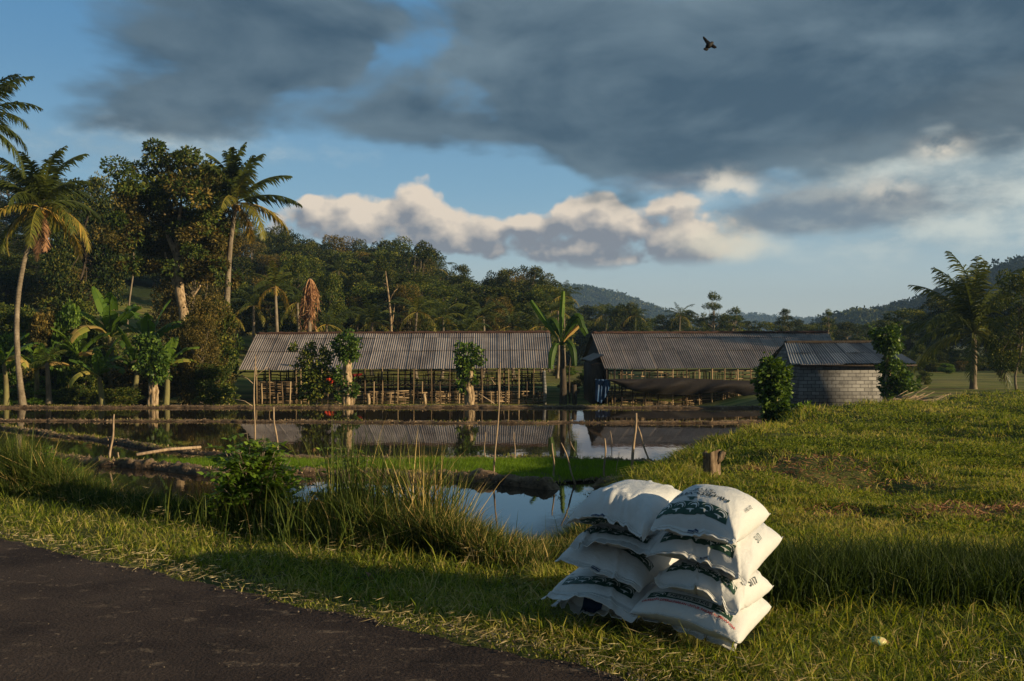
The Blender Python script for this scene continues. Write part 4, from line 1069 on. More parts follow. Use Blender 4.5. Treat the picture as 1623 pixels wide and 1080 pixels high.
# the big round-crowned tree
def big_tree():
    D = 76; loc = P(288, 600, D); loc[2] = float(H(loc[0], D)); r = empty('tree', tuple(loc), 'big round-crowned tree with a pale knotty trunk, tallest on the left', 'tree')
    g = G()
    for pl, r0, r1 in (([(290, 600), (290, 500), (284, 440), (279, 400)], .42, .30), ([(279, 402), (266, 370), (258, 330)], .24, .10), ([(280, 405), (284, 360), (288, 310)], .24, .10), ([(281, 415), (300, 392), (314, 368)], .20, .08), ([(287, 470), (272, 440), (262, 400)], .16, .07), ([(290, 500), (306, 470), (318, 452)], .14, .06), ([(258, 332), (240, 315), (228, 305)], .09, .05), ([(314, 370), (330, 350), (340, 335)], .08, .04)):
        q = np.array([P(a_, b_, D) - loc for a_, b_ in pl]); t = np.linspace(0, 1, 12); k_ = np.linspace(0, 1, len(q)); p = np.stack([np.interp(t, k_, q[:, i]) for i in range(3)], 1)
        p += (np.stack([fbm(t * 5 + r0 * 50, t * 0), fbm(t * 5 + r0 * 90, t * 0 + 3), t * 0 + .5], 1) - .5) * r0 * 1.2
        g.tube(p, np.linspace(r0, r1, 12) * (1 + .25 * (fbm(t * 9, t * 0 + r0 * 40) - .5)), 9)
    g.build('trunk', M['barkpale'], r, True)
    cl = [(232, 285, 34, 24), (258, 262, 36, 20), (292, 258, 34, 20), (322, 275, 30, 22), (345, 300, 26, 24), (215, 310, 26, 22), (240, 315, 30, 24), (275, 295, 34, 26), (310, 312, 34, 26), (205, 345, 24, 24), (235, 355, 28, 24), (350, 335, 26, 24), (325, 350, 28, 22), (272, 338, 24, 18), (215, 385, 24, 20), (350, 372, 22, 20), (300, 375, 22, 18), (240, 395, 22, 18), (330, 400, 24, 20), (262, 425, 18, 14), (310, 430, 24, 18), (345, 430, 20, 18), (225, 425, 18, 14)]
    for mat, nm, sel in (('leafmid', 'crown', 1), ('leafwarm', 'crown', 0)):  # warm leaf colour on the lower crown paints its sunlit part
        g = G()
        for i, (a_, b_, rx_, ry_) in enumerate(cl):
            for sub in range(5):
                dd = rng.normal(size=3) * [rx_ * .5, 1.6 * F / D, ry_ * .45]
                C = P(a_ + dd[0], b_ + dd[2], D) - loc + [0, rng.normal(0, 1.9), 0]; n = 330 if (b_ < 350) == bool(sel) else 90; d = rdir(n)
                rad = rng.uniform(.4, 1, n) ** .6 * rng.uniform(.7, 1.2)
                g.leaves(C + d * rad[:, None] * np.array([rx_, rx_, ry_]) * D / F * .62, d + rng.normal(size=(n, 3)) * .6 + [0, 0, -.4], .27 * rng.uniform(.7, 1.3, n), .17 * rng.uniform(.6, 1.2, n), np.clip(.42 + rng.normal(0, .10) + rng.normal(0, .2, n), 0, 1))
        g.build(nm, M[mat], r)
big_tree()

# ------------------------------------------------------------------ sheds
def corr_roof(A, B, C_, D_, amp, pitch, rows, sheet_w, ragged=None, steps=6, lift=.03):
    """A eave-left, B eave-right, C ridge-right, D ridge-left; corrugations run from eave to ridge"""
    A, B, C_, D_ = map(np.array, (A, B, C_, D_)); W_ = np.linalg.norm(B - A)
    n = int(W_ / pitch * steps); u = np.linspace(0, 1, n + 1)
    nrm = np.cross(B - A, D_ - A); nrm /= np.linalg.norm(nrm)
    g = G(); edges = np.linspace(0, 1, rows + 1)
    # the ridge row is short, as on the real roof
    if rows == 3: edges = np.array([0, .48, .86, 1.0])
    for r_ in range(rows):
        v0 = edges[r_] - (.015 if r_ else 0); v1 = edges[r_ + 1] + .012
        sid = (u * W_ / sheet_w).astype(int); sht = np.random.default_rng(r_ + 50).random(sid.max() + 2)
        V = []
        for v, dz_ in ((v0, lift * 1.0), (v0 + (v1 - v0) * .5, lift * .5), (v1, 0.0)):
            p = (A + (B - A) * u[:, None]) * (1 - v) + (D_ + (C_ - D_) * u[:, None]) * v
            seamf = (u * W_ / sheet_w) % 1.0
            off_ = amp * np.sin(u * W_ / pitch * 2 * math.pi) + dz_ + .012 * (sht[sid] - .5) + (.022 * (seamf > .94))
            p = p + nrm * off_[:, None] + (np.array([0, 0, 1]) * ((fbm(u * 9, u * 0 + r_) - .5) * .08)[:, None])
            p[:, :] -= (D_ - A) / np.linalg.norm(D_ - A) * (.05 * (sht[sid] - .5))[:, None]
            V.append(p)
        c_ = np.tile(np.clip(.3 + .5 * sht[sid] - .35 * (seamf > .93), 0, 1), 3)
        g.grid(np.array(V), c=c_)
    return g
def shed(label, eave, ridge, back, ground_z, mat, sheet_w, post_px, D1, lat, amp=.021, pitch=.15, name='poultry_shed'):
    A, B = eave; Dd, C_ = ridge
    loc = (A + B) / 2; loc = np.array([loc[0], loc[1], ground_z])
    r = empty(name, tuple(loc), label, 'shed')
    g = corr_roof(A - loc, B - loc, C_ - loc, Dd - loc, amp, pitch, 3, sheet_w)
    rf = g.build('roof', mat, r)
    bl, br_ = back
    g = corr_roof(br_ - loc, bl - loc, Dd - loc, C_ - loc, amp, pitch, 3, sheet_w, steps=4)
    g.build('rear_roof', mat, r)
    g = G(); nn = 60; t = np.linspace(0, 1, nn)
    p = (Dd - loc) + (C_ - Dd) * t[:, None] + np.array([0, 0, .06]); p[:, 2] += (fbm(t * 40, t * 0) - .5) * .10
    g.tube(p, .10 + .05 * (np.arange(nn) % 2), 6); g.build('ridge_cap', M['ridge'], r)
    return r, loc
# shed 1
e1L = P(378, 587.5, 62.5); e1R = P(879, 584, 62.0); r1L = P(406, 530, 73); r1R = P(872, 527.5, 72.6)
b1L = r1L + (r1L - e1L) * [1, 1, -1] * [.9, 1, 1]; b1R = r1R + (r1R - e1R) * [1, 1, -1]
GZ = -2.6
s1, l1 = shed('long open-sided shed with grey corrugated roof, left of the banana plant', (e1L, e1R), (r1L, r1R), (b1L, b1R), GZ, M['sheet'], .86, None, 62, None)
def post(r, loc, px, y0, y1, D, w, mat, jit=0, name='post'):
    a = P(px, y0, D) - loc; b = P(px + jit, y1, D) - loc; a[2] = max(a[2], 0) if y0 < 9000 else 0; a[2] = 0
    g = G(); t = np.linspace(0, 1, 5)[:, None]
    g.tube(a + (b - a) * t + np.sin(t * 5) * [w * .25, 0, 0], [w, w * .96, w, w * .9, w * .88], 6, c=rng.uniform(.15, .8)); g.build(name, mat, r, True)
D_ = 62.2
rng_p = random.Random(3)
full = [407, 428, 470, 477, 510, 548, 578, 606, 630, 655, 684, 712, 736, 764, 790, 806, 822, 845, 862]
for px in full: post(s1, l1, px, 0, 584 + rng_p.uniform(-2, 1), D_, rng_p.uniform(.030, .05), M['bamboo'], rng_p.uniform(-1.5, 1.5))
for px in (448, 489, 519, 536, 561, 592, 597, 618, 642, 668, 674, 698, 727, 750, 778, 834, 853, 415, 440, 459): post(s1, l1, px, 0, rng_p.choice([605, 608, 624, 622]), D_ - .1, rng_p.uniform(.03, .055), M['bamboo'], rng_p.uniform(-2, 2))
post(s1, l1, 584, 0, 624, D_ - .2, .12, M['barkpale']); post(s1, l1, 673, 0, 624, D_ - .2, .12, M['barkpale']); post(s1, l1, 863, 0, 588, D_ - .2, .13, M['block']); 
def slats(r, loc, px0, px1, ya, yb, D, n, name='slat_panel', th_=.028, keepp=.9, mat=None, n_up=0):
    g = G(); r_ = rng_p
    for k in range(n):
        y = ya + (yb - ya) * (k + .5) / n + r_.uniform(-.8, .8); x = px0
        while x < px1:
            x2 = min(px1, x + r_.uniform(15, 45))
            if r_.random() < keepp:
                a = P(x, y + r_.uniform(-1, 1), D) - loc; b = P(x2 + 2, y + r_.uniform(-1.2, 1.2), D) - loc
                if min(a[2], b[2]) > 0.02: g.tube(np.array([a, (a + b) / 2 + [0, 0, r_.uniform(-.02, .02)], b]), th_ * r_.uniform(.7, 1.3), 4, c=r_.uniform(.2, .8))
            x = x2
    for k in range(n_up):
        x = r_.uniform(px0, px1); a = P(x, yb, D + .05) - loc; b = P(x + r_.uniform(-1, 1), ya, D + .05) - loc; a[2] = max(a[2], .02)
        g.tube(np.array([a, b]), th_ * .9, 4, c=r_.uniform(.2, .8))
    if g.n: g.build(name, mat or M['bamboo'], r)
bays = [405, 470, 548, 606, 655, 712, 764, 806, 862]
for a_, b_ in zip(bays[:-1], bays[1:]):
    slats(s1, l1, a_, b_, 605 if a_ < 540 else 620, 645, D_ + .1, 17 if a_ < 540 else 12, n_up=9, keepp=.92)
    slats(s1, l1, a_, b_, 592, 618, D_ + 3.0, 5, keepp=.7, n_up=5)
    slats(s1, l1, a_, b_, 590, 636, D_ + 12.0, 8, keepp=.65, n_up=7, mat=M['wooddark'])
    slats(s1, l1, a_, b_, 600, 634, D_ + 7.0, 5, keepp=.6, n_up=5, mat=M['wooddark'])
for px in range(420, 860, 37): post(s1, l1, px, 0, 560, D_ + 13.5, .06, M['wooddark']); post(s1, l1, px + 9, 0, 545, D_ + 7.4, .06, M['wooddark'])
# eave beam and rafters
g = G(); g.tube(np.array([e1L, e1R]) - l1 + [0, .25, -.10], .05, 6); g.build('eave_beam', M['wooddark'], s1)
# cage floor (raised bamboo rack) inside
g = G()
for dd in (1.2, 5, 9, 13): g.tube(np.array([P(410, 612, D_ + dd), P(860, 611, D_ + dd)]) - l1, .045, 5)
for k in range(70):
    x = 408 + k * 6.5; a = P(x, 610, D_ + .4) - l1; g.tube(np.array([a, a + [0, 13, 0]]), .02, 4)
g.build('cage_rack', M['wooddark'], s1)
# small gate panel and red cloth
g = G(); a = P(473, 621, D_ - .3); b_ = P(496, 629, D_ - .3); g.box((a[0], a[1] - .03, b_[2]), (b_[0], a[1], a[2]))
prop(g.build('wooden_board', M['wooddark']), 'small dark board hung low on the left part of the first shed', 'board')
M['redcloth'] = flat_mat('red_cloth', (.62, .06, .012), .8, (.40, .03, .01), 6)
def cloth(name, pa, pb, drop, D, mat, label, cat, n=30, m=10, amp=.06, dd=0.0):
    a = P(*pa, D); b = P(*pb, D + dd); u = np.linspace(0, 1, n); v = np.linspace(0, 1, m); U, Vv = np.meshgrid(u, v, indexing='ij')
    dr = np.interp(u, np.linspace(0, 1, len(drop)), drop)[:, None]
    base = a + (b - a) * U[..., None]; wv_ = amp * np.sin(U * 26 + Vv * 2) * (.3 + Vv) + amp * .7 * np.sin(U * 11 + 1 + Vv * 3)
    pos = base + np.stack([0 * U, wv_, -dr * Vv], -1)
    g = G(); g.grid(pos); g.grid(pos + [0, .012, 0], flip=True); o = g.build(name, mat, smooth=True); return prop(o, label, cat)
cloth('red_cloth', (513, 601), (535, 597), [.12, .30, .42, .34, .15], D_ - .25, M['redcloth'], 'bright red-orange cloth hung under the first shed roof beside the pollard tree', 'cloth', amp=.05)
cloth('red_cloth', (536, 594), (574, 592), [.30, .42, .30, .24, .12], D_ + .4, flat_mat('dull_red_cloth', (.22, .02, .012), .85), 'dull red cloth hung in shade right behind the pollard tree', 'cloth', amp=.05)

# shed 2
e2L = P(958, 585.5, 60.5); e2R = P(1345, 583, 60.5); r2L = P(937, 529, 71.5); r2R = P(1312, 528, 71.5)
b2L = r2L + (r2L - e2L) * [.3, 1, -1]; b2R = r2R + (r2R - e2R) * [.3, 1, -1]
s2, l2 = shed('long shed with brown corrugated roof and black netting, right of the banana plant', (e2L, e2R), (r2L, r2R), (b2L, b2R), GZ, M['sheet2'], .84, None, 60, None, amp=.022, pitch=.14)
D_ = 60.6
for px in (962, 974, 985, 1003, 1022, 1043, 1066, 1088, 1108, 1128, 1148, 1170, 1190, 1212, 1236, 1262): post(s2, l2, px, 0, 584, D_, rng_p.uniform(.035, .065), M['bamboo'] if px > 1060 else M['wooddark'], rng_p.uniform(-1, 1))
for a_, b_ in ((962, 1003), (1003, 1066), (1066, 1108), (1108, 1148), (1148, 1212), (1212, 1262)):
    slats(s2, l2, a_, b_, 612, 645, D_ + .1, 10, n_up=9, keepp=.93); slats(s2, l2, a_, b_, 586, 601, D_ + .15, 3, keepp=.55, n_up=6)
    slats(s2, l2, a_, b_, 590, 636, D_ + 12, 6, keepp=.6, n_up=6, mat=M['wooddark'])
g = G(); g.tube(np.array([e2L, e2R]) - l2 + [0, .25, -.10], .05, 6); g.build('eave_beam', M['wooddark'], s2)
# left gable wall and its lean-to
g = G()
gv = [e2L + [.25, .3, -.12], b2L + [.25, -.3, -.12], r2L + [.25, 0, -.12]]
base0 = np.array([gv[0][0], gv[0][1], GZ]); base1 = np.array([gv[1][0], gv[1][1], GZ])
Vg = np.array([base0, base1, gv[1], gv[2], gv[0]]) - l2
g.add(np.vstack([Vg, Vg + [.06, 0, 0]]), [(0, 1, 2, 4), (5, 9, 7, 6)], [(4, 2, 3), (9, 8, 7)]); g.build('gable_wall', M['wooddark'], s2)
g = G()
a0 = P(958, 562, 62) - l2; a1 = P(936, 572, 62) - l2
g.grid(np.array([[a0, a0 + [0, 8, 0]], [a1, a1 + [0, 8, 0]]])); g.grid(np.array([[a0, a0 + [0, 8, 0]], [a1, a1 + [0, 8, 0]]]) - [0, 0, .05], flip=True)
g.build('lean_to_roof', M['sheet2'], s2)
g = G(); w0 = P(938, 660, 62.3) - l2; w0[2] = 0; w1 = P(938, 578, 62.3) - l2
g.box((w0[0], w0[1], 0), (w0[0] + .08, w0[1] + 7, w1[2])); g.box((w0[0] + .08, w0[1], 0), (P(957, 600, 62.3)[0] - l2[0], w0[1] + .07, w1[2] + .1)); g.build('lean_to_wall', M['wooddark'], s2)
M['bluetarp'] = flat_mat('blue_tarpaulin', (.030, .085, .20), .5, (.012, .035, .09), 3)
M['net'] = flat_mat('black_netting', (.026, .020, .018), .75, (.014, .011, .011), 8)
cloth('blue_tarpaulin', (944, 601), (968, 602), [1.35, 1.55, 1.1, .4], 60.2, M['bluetarp'], 'blue tarpaulin hung on the left corner of the second shed', 'tarpaulin', amp=.08)
# drooping black net
def net():
    n, m = 70, 14; u = np.linspace(0, 1, n)
    tp = np.interp(u, [0, .2, .45, .7, 1], [601, 600.5, 599, 602, 604]); bt = np.interp(u, [0, .12, .2, .35, .5, .68, .8, .9, 1], [602, 616, 622, 625, 626, 622, 622, 633, 637])
    bt = bt + 0
    V = np.zeros((n, m, 3))
    for i in range(n):
        px = 962 + u[i] * (1214 - 962)
        for j in range(m):
            v = j / (m - 1); p = P(px, tp[i] + (bt[i] - tp[i]) * v, 60.0)
            p[1] += -.25 * math.sin(v * math.pi) - .12 * math.sin(u[i] * 17 + v * 4) * math.sin(v * math.pi) - .10 * math.sin(u[i] * 43 + v * 7) * v - .25 * u[i]
            V[i, j] = p
    g = G(); g.grid(V); g.grid(V + [0, .01, 0], flip=True)
    prop(g.build('shade_net', M['net'], smooth=True), 'long sagging black shade net slung along the front of the second shed', 'netting')
net()

# ------------------------------------------------------------------ block hut
def hut():
    D = 48.5; gz = -1.80
    eL = P(1250, 577, D); eR = P(1455, 576, D); rL = P(1237, 543.5, D + 3.4); rR = P(1388, 543, D + 3.4)
    rR = P(1400, 543.5, D + 3.4); rL = P(1243, 544, D + 3.4)
    eL = P(1252, 577.5, D); eR = P(1455, 576.5, D)
    loc = np.array([(eL[0] + eR[0]) / 2, D + 1, gz]); r = empty('block_hut', tuple(loc), 'small hut of grey concrete blocks with a corrugated roof', 'hut')
    g = corr_roof(eL - loc, eR - loc, rR - loc, rL - loc, .03, .15, 2, .84); g.build('roof', M['sheetgrey'], r)
    bL = rL + [-.2, 3.2, -1.1]; bR = rR + [.6, 3.2, -1.1]
    g = corr_roof(bR - loc, bL - loc, rL - loc, rR - loc, .03, .15, 2, .84, steps=4); g.build('rear_roof', M['sheetgrey'], r)
    g = G(); t = np.linspace(0, 1, 30); p = rL - loc + (rR - rL) * t[:, None] + [0, 0, .05]; g.tube(p, .09, 6); g.build('ridge_cap', M['wooddark'], r)
    x0, x1 = P(1268, 600, D + .5)[0] - loc[0], P(1400, 600, D + .5)[0] - loc[0]; y0 = D + .5 - loc[1]; y1 = y0 + 5.4; zt = (CZ - (580 - HY) * (D + .5) / F) - gz
    g = G(); g.box((x0, y0, -.3), (x1, y0 + .14, zt)); g.build('front_wall', M['block'], r)
    # side wall with gable, follows the roof slope
    sx0 = P(1256, 600, D + .5)[0] - loc[0] - .1
    ry = rL[1] - loc[1]; rz_ = rL[2] - loc[2] - .15
    for xx in (x0 - .003, x1 + .003):
        g = G()
        V_ = [(xx, y0 + .14, -.3), (xx, y1, -.3), (xx, y1, zt), (xx, ry, rz_), (xx, y0 + .14, zt)]
        V2 = [(a_ + (.14 if xx < 0 else -.14), b_, c_) for a_, b_, c_ in V_]
        g.add(V_ + V2, [(0, 1, 2, 4), (5, 9, 7, 6), (0, 5, 6, 1), (0, 4, 9, 5)], [(4, 2, 3), (9, 8, 7)])
        g.build('gable_wall', M['block'], r)
    g = G(); g.tube(np.array([eL, eR]) - loc + [0, .15, -.09], .05, 6); g.tube(np.array([eL, rL]) - loc + [0.05, 0, -.1], .05, 6); g.build('eave_beam', M['wooddark'], r)
hut()
# stick pile by the hut
def brush_pile():
    D = 40; loc = P(1440, 640, D); r = prop(None or (lambda g_: g_)(bpy.data.objects.new('brush_pile', None)), 'heap of pale dry branches at the edge of the field right of the hut', 'brushwood')
    return r
g = G(); loc = P(1440, 633, 38)
for k in range(26):
    a_ = loc + rng.normal(size=3) * [.5, .3, .10]; d = np.array([rng.uniform(.5, 1), rng.uniform(-.4, .4), rng.uniform(-.1, .5)]); L = rng.uniform(.6, 1.8)
    g.tube(np.array([a_ - d * L / 2, a_ + [0, 0, .05], a_ + d * L / 2]), [.022, .016, .008], 4)
prop(g.build('brush_heap', M['stick']), 'heap of pale dry branches at the edge of the field right of the hut', 'brushwood')

# ------------------------------------------------------------------ stump
M['stumpwood'] = rough_mat('weathered_stump_wood', [(.36, (.035, .024, .016)), (.5, (.15, .10, .06)), (.66, (.34, .24, .15))], 14, stretch=(1, 1, .25), bumpd=.015)
def stump():
    D = 12.6; x = ground_pt(1126, D); z = float(H(x, D)); loc = np.array([x, D, z]); k = D / F
    g = G(); n, m = 28, 18
    t = np.linspace(0, 1, m); th_ = np.arange(n) * 2 * math.pi / n
    TT, A_ = np.meshgrid(t, th_, indexing='ij')
    rad = .115 * (1 + .45 * np.exp(-TT / .12) - .10 * TT) * (1 + .10 * np.sin(A_ * 3 + 1) + .06 * np.sin(A_ * 7 + TT * 3) + .12 * (fbm(A_ * 2, TT * 4) - .5))
    zt = .42 * TT * (1 + .10 * np.sin(A_ + 2.2) * TT) + (fbm(A_ * 3, TT * 9) - .5) * .02
    V = np.stack([np.cos(A_) * rad + .02 * TT, np.sin(A_) * rad, zt], -1); V = np.concatenate([V, V[:, :1]], 1); g.grid(V, flip=False)
    topc = V[-1, :-1].mean(0) + [0, 0, -.05]; g.add(np.vstack([V[-1, :-1], topc]), None, [(j, (j + 1) % n, n) for j in range(n)])
    g.tube(np.array([[.06, -.03, .30], [.13, -.05, .37], [.17, -.05, .44]]), [.055, .048, .03], 9)
    g.tube(np.array([[-.05, 0, .36], [-.08, .0, .42], [-.07, .0, .45]]), [.05, .03, .01], 7)
    o = g.build('tree_stump', M['stumpwood'], smooth=True); o.location = (loc[0], loc[1], loc[2] - .05)
    prop(o, 'short weathered tree stump with a stub of branch behind the sacks', 'stump')
stump()

# ------------------------------------------------------------------ sticks in the paddies
def stick(px, ya, yb, D, px2=None, r0=.018, label='', twigs=(), mat='stick', name='stick'):
    r0 = r0 * 1.25
    a = P(px, yb, D); b = P(px2 if px2 is not None else px, ya, D)
    loc = a.copy(); d = b - a
    t = np.linspace(0, 1, 9)[:, None]; wob = np.sin(t * 7 + px) * [.02, .01, 0] * min(1, np.linalg.norm(d))
    g = G(); g.tube(d * t * 1.0 + wob - (1 - t) ** 6 * [0, 0, .12], np.linspace(r0, r0 * .6, 9) * (1 + .15 * np.sin(np.arange(9) * 2.2)), 6)
    if not twigs:
        o = g.build(name, M[mat], smooth=True); o.location = tuple(loc); return prop(o, label, 'stick')
    r = empty(name, tuple(loc), label, 'sapling'); g.build('trunk', M[mat], r, True)
    for tw in twigs:
        g = G(); g.tube(np.array([P(a_, b_, D) - loc for a_, b_ in tw]), np.linspace(r0 * .55, r0 * .25, len(tw)), 5); g.build('branch', M[mat], r, True)
    return r
stick(174, 657, 725, 28.6, 182, .030, 'straight pale stick leaning in the left paddy bank')
stick(188, 717, 728, 28.4, 187, .022, 'tiny stub of stick beside the leaning left stick')
stick(440, 645, 712, 30.4, 433, .028, 'thin pale stick behind the compound-leaved shrub')
stick(783, 575, 757, 25.0, 794, .022, 'tall crooked bare sapling in front of the first shed', [((783.5, 640), (765, 628), (752, 622)), ((785, 610), (778, 600))], name='bare_sapling')
stick(403, 562, 700, 29.5, 404, .022, 'bare forked sapling at the left end of the first shed', [((403, 610), (392, 600), (381, 596)), ((403, 600), (413, 590), (424, 582)), ((402, 645), (388, 636), (362, 631))], name='bare_sapling')
stick(768, 685, 727, 29.0, 769, .016, 'thin short stick standing just left of the tall bare sapling')
stick(816, 685, 727, 29.0, 815, .016, 'thin short stick standing just right of the tall bare sapling')
stick(878, 703, 759, 25.0, 876, .024, 'upright stick with its twin leaning away to the right')
stick(914, 702, 769, 24.2, 890, .022, 'stick leaning left beside the upright twin at the water gap')
stick(917, 700, 727, 28.8, 904, .014, 'faint thin stick leaning behind the twin sticks')
stick(958, 695, 763, 24.8, 959, .026, 'lone upright stick between the twin sticks and the tallest pair')
stick(971, 683, 727, 28.6, 968, .012, 'very thin twig standing behind the lone upright stick')
stick(1001, 655, 765, 24.9, 1008, .038, 'thickest and tallest pole of the group by the field corner')
stick(1032, 676, 738, 27.0, 1010, .026, 'pole slanting right beside the tallest pole')
stick(976, 716, 757, 25.4, 981, .010, 'hair-thin twig in front of the seedlings near the tallest pole')
# fallen pole
a = P(216, 723, 28.6); b_ = P(318, 711, 30.2); g = G(); g.tube(np.array([a, (a + b_) / 2 + [0, 0, .05], b_]) + [0, 0, .04], [.05, .05, .045], 7)
prop(g.build('fallen_pole', M['stick'], smooth=True), 'pale pole lying across the left end of the rice strip', 'pole')
a = P(23, 731, 11.5); b_ = P(62, 735, 11.3); g = G(); g.tube(np.array([a, b_]), [.012, .010], 6)
prop(g.build('broken_twig', M['stick'], smooth=True), 'broken pale twig caught in the reeds at the far left', 'stick')

# ------------------------------------------------------------------ near shrubs and reeds on the bank
def leafy_shrub(name, label, px, D, ztop_y, width_px, nst, mat, seed, leaflet=.075, pairs=5, base_dy=0):
    global rng
    keep_rng = rng; rng = np.random.default_rng(seed)
    x = ground_pt(px, D); zb = float(H(x, D)) - .05; zt = CZ - (ztop_y - HY) * D / F
    r = empty(name, (x, D, zb), label, 'shrub')
    sg = G(); lg = G(); Hh = zt - zb; Wm = width_px * D / F / 2
    for k in range(nst):
        a_ = rng.uniform(0, 6.28); rad = Wm * rng.uniform(.1, .85); hk = Hh * (1.04 - .40 * (rad / Wm) ** 1.5) * rng.uniform(.35, 1)
        tip = np.array([math.cos(a_) * rad, math.sin(a_) * rad, hk]); t = np.linspace(0, 1, 7)[:, None]
        p = np.array([0, 0, 0]) + tip * np.concatenate([t ** 1.4, t ** 1.4, t ** .8], 1); sg.tube(p, np.linspace(.012, .003, 7), 5)
        nn = int(4 + 6 * (hk / Hh))
        for q in range(nn):
            f = rng.uniform(.3, 1.0); B = np.array([np.interp(f, t[:, 0], p[:, i]) for i in range(3)])
            b_ = rng.uniform(0, 6.28); Lr = rng.uniform(.12, .24); dirc = np.array([math.cos(b_), math.sin(b_), rng.uniform(.0, .6)]); dirc /= np.linalg.norm(dirc)
            tt_ = np.linspace(0, 1, 5)[:, None]; rp = B + dirc * Lr * tt_ - np.array([0, 0, .07]) * tt_ ** 2; sg.tube(rp, [.003, .0025, .002, .002, .001], 3, cap=False)
            sdv = np.cross(dirc, [0, 0, 1.0]); sdv /= np.linalg.norm(sdv)
            tn = np.clip(.45 + .2 * (hk / Hh - .7) + rng.normal(0, .16), 0, 1)
            fs = np.linspace(.25, .95, pairs); Bp = np.stack([np.interp(fs, tt_[:, 0], rp[:, i]) for i in range(3)], 1)
            for sgn in (-1, 1):
                Dv = sdv * sgn + dirc * .7 + rng.normal(size=(pairs, 3)) * .15 + [0, 0, -.25]; Dv /= np.linalg.norm(Dv, axis=1)[:, None]
                L = leaflet * rng.uniform(.75, 1.2, pairs)[:, None]; Sv = np.cross(Dv, [0, 0, 1.0]); Sv /= np.linalg.norm(Sv, axis=1)[:, None]; w = L * .34
                V = np.stack([Bp, Bp + Dv * L * .35 + Sv * w * .5 + [0, 0, .008], Bp + Dv * L * .7 + Sv * w * .38, Bp + Dv * L - [0, 0, .012], Bp + Dv * L * .7 - Sv * w * .38, Bp + Dv * L * .35 - Sv * w * .5 + [0, 0, .008]], 1)
                k6 = np.arange(pairs)[:, None] * 6
                lg.add(V.reshape(-1, 3), np.vstack([k6 + [0, 1, 2, 5], k6 + [5, 2, 3, 4]]), None, np.repeat(np.clip(tn + rng.normal(0, .06, pairs), 0, 1), 6))
            lg.leaves(rp[-1:], dirc[None], leaflet * 1.1, leaflet * .4, tn)
    sg.build('stems', M['bark'], r); lg.build('leaves', M[mat], r)
    rng = keep_rng
    return r
leafy_shrub('shrub', 'bright compound-leaved shrub standing out over the water on the bank', 405, 9.0, 680, 165, 92, 'shrubleaf', 3, leaflet=.085)
leafy_shrub('shrub', 'smaller compound-leaved shrub mixed with tall reeds', 556, 8.9, 702, 130, 60, 'shrubleaf', 4, leaflet=.055)
leafy_shrub('shrub', 'low lobed-leaf shrub among the reeds at the far left', 84, 11.0, 703, 44, 16, 'shrubleaf', 5, leaflet=.09)
leafy_shrub('shrub', 'low dark shrub hidden in the bank grass between the two larger shrubs', 515, 9.0, 745, 110, 26, 'leafmid', 6, leaflet=.055)
leafy_shrub('shrub', 'low leafy shrub at the foot of the yellow grass clump', 652, 8.35, 752, 95, 30, 'leafbright', 7, leaflet=.05)
leafy_shrub('shrub', 'low sprawling weed nearest the open water on the bank', 735, 7.7, 822, 90, 26, 'leafbright', 8, leaflet=.045)
def reeds(name, label, px, D, w, n, hmin, hmax, dry, seed, wd=.011, lean=.32):
    global rng
    keep_rng = rng; rng = np.random.default_rng(seed)
    x = ground_pt(px, D); r0 = np.c_[x + rng.normal(0, w, n), D + rng.normal(0, w * .8, n)]
    g = G(); B = stand(r0, -.03); h = rng.uniform(hmin, hmax, n); 
    # long arching blades, three segments
    th_ = rng.uniform(0, 6.28, n); ln = rng.uniform(.08, 1, n) * lean * 1.6; dh = np.stack([np.cos(th_), np.sin(th_), 0 * th_], 1); sd_ = np.stack([-np.sin(th_), np.cos(th_), 0 * th_], 1)
    sd_ = np.cross(dh, [0, 0, 1.0]); phi = rng.uniform(0, 6.28, n); sd_ = np.stack([np.cos(phi), np.sin(phi), 0 * phi], 1)
    ts = [0, .3, .6, .85, 1.0]; V = []
    for k, t in enumerate(ts):
        c_ = B + dh * (ln * h * t ** 2)[:, None] + np.array([0, 0, 1]) * (h * (t - .28 * ln * t ** 3))[:, None]; w_ = wd * (1 - t ** 2 * .97)
        V += [c_ - sd_ * w_ * .5, c_ + sd_ * w_ * .5]
    V = np.stack(V, 1); k_ = np.arange(n)[:, None] * 10
    Q = np.vstack([k_ + [2 * j, 2 * j + 1, 2 * j + 3, 2 * j + 2] for j in range(4)])
    tn = np.clip(rng.normal(.5, .18, n), 0, .85); tn = np.where(rng.random(n) < dry, rng.uniform(.92, 1, n), tn)
    g.add(V.reshape(-1, 3), Q, None, np.repeat(tn, 10))
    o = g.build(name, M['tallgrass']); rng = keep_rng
    return prop(o, label, 'grass')
reeds('grass_tussock', 'green reedy clump over the water at the far left', 35, 11.1, .42, 900, .4, .95, .05, 31)
reeds('grass_tussock', 'tall green reeds rising through the smaller shrub', 592, 8.5, .22, 420, .6, 1.35, .05, 32, lean=.2)
reeds('grass_tussock', 'tall half-dry yellow grass clump right of the shrubs', 683, 8.2, .14, 620, .5, 1.25, .32, 33, lean=.35, wd=.013)
reeds('grass_tussock', 'low arching dry grass clump nearest the open water', 745, 7.75, .25, 700, .15, .40, .28, 34, lean=.5)
reeds('grass_tussock', 'dense dark grass clump beneath the tall reeds', 620, 8.3, .45, 2200, .25, .62, .06, 35, lean=.4)
reeds('grass_tussock', 'dark grass clump at the foot of the compound-leaved shrub', 430, 9.2, .45, 1500, .2, .5, .05, 36, lean=.4)

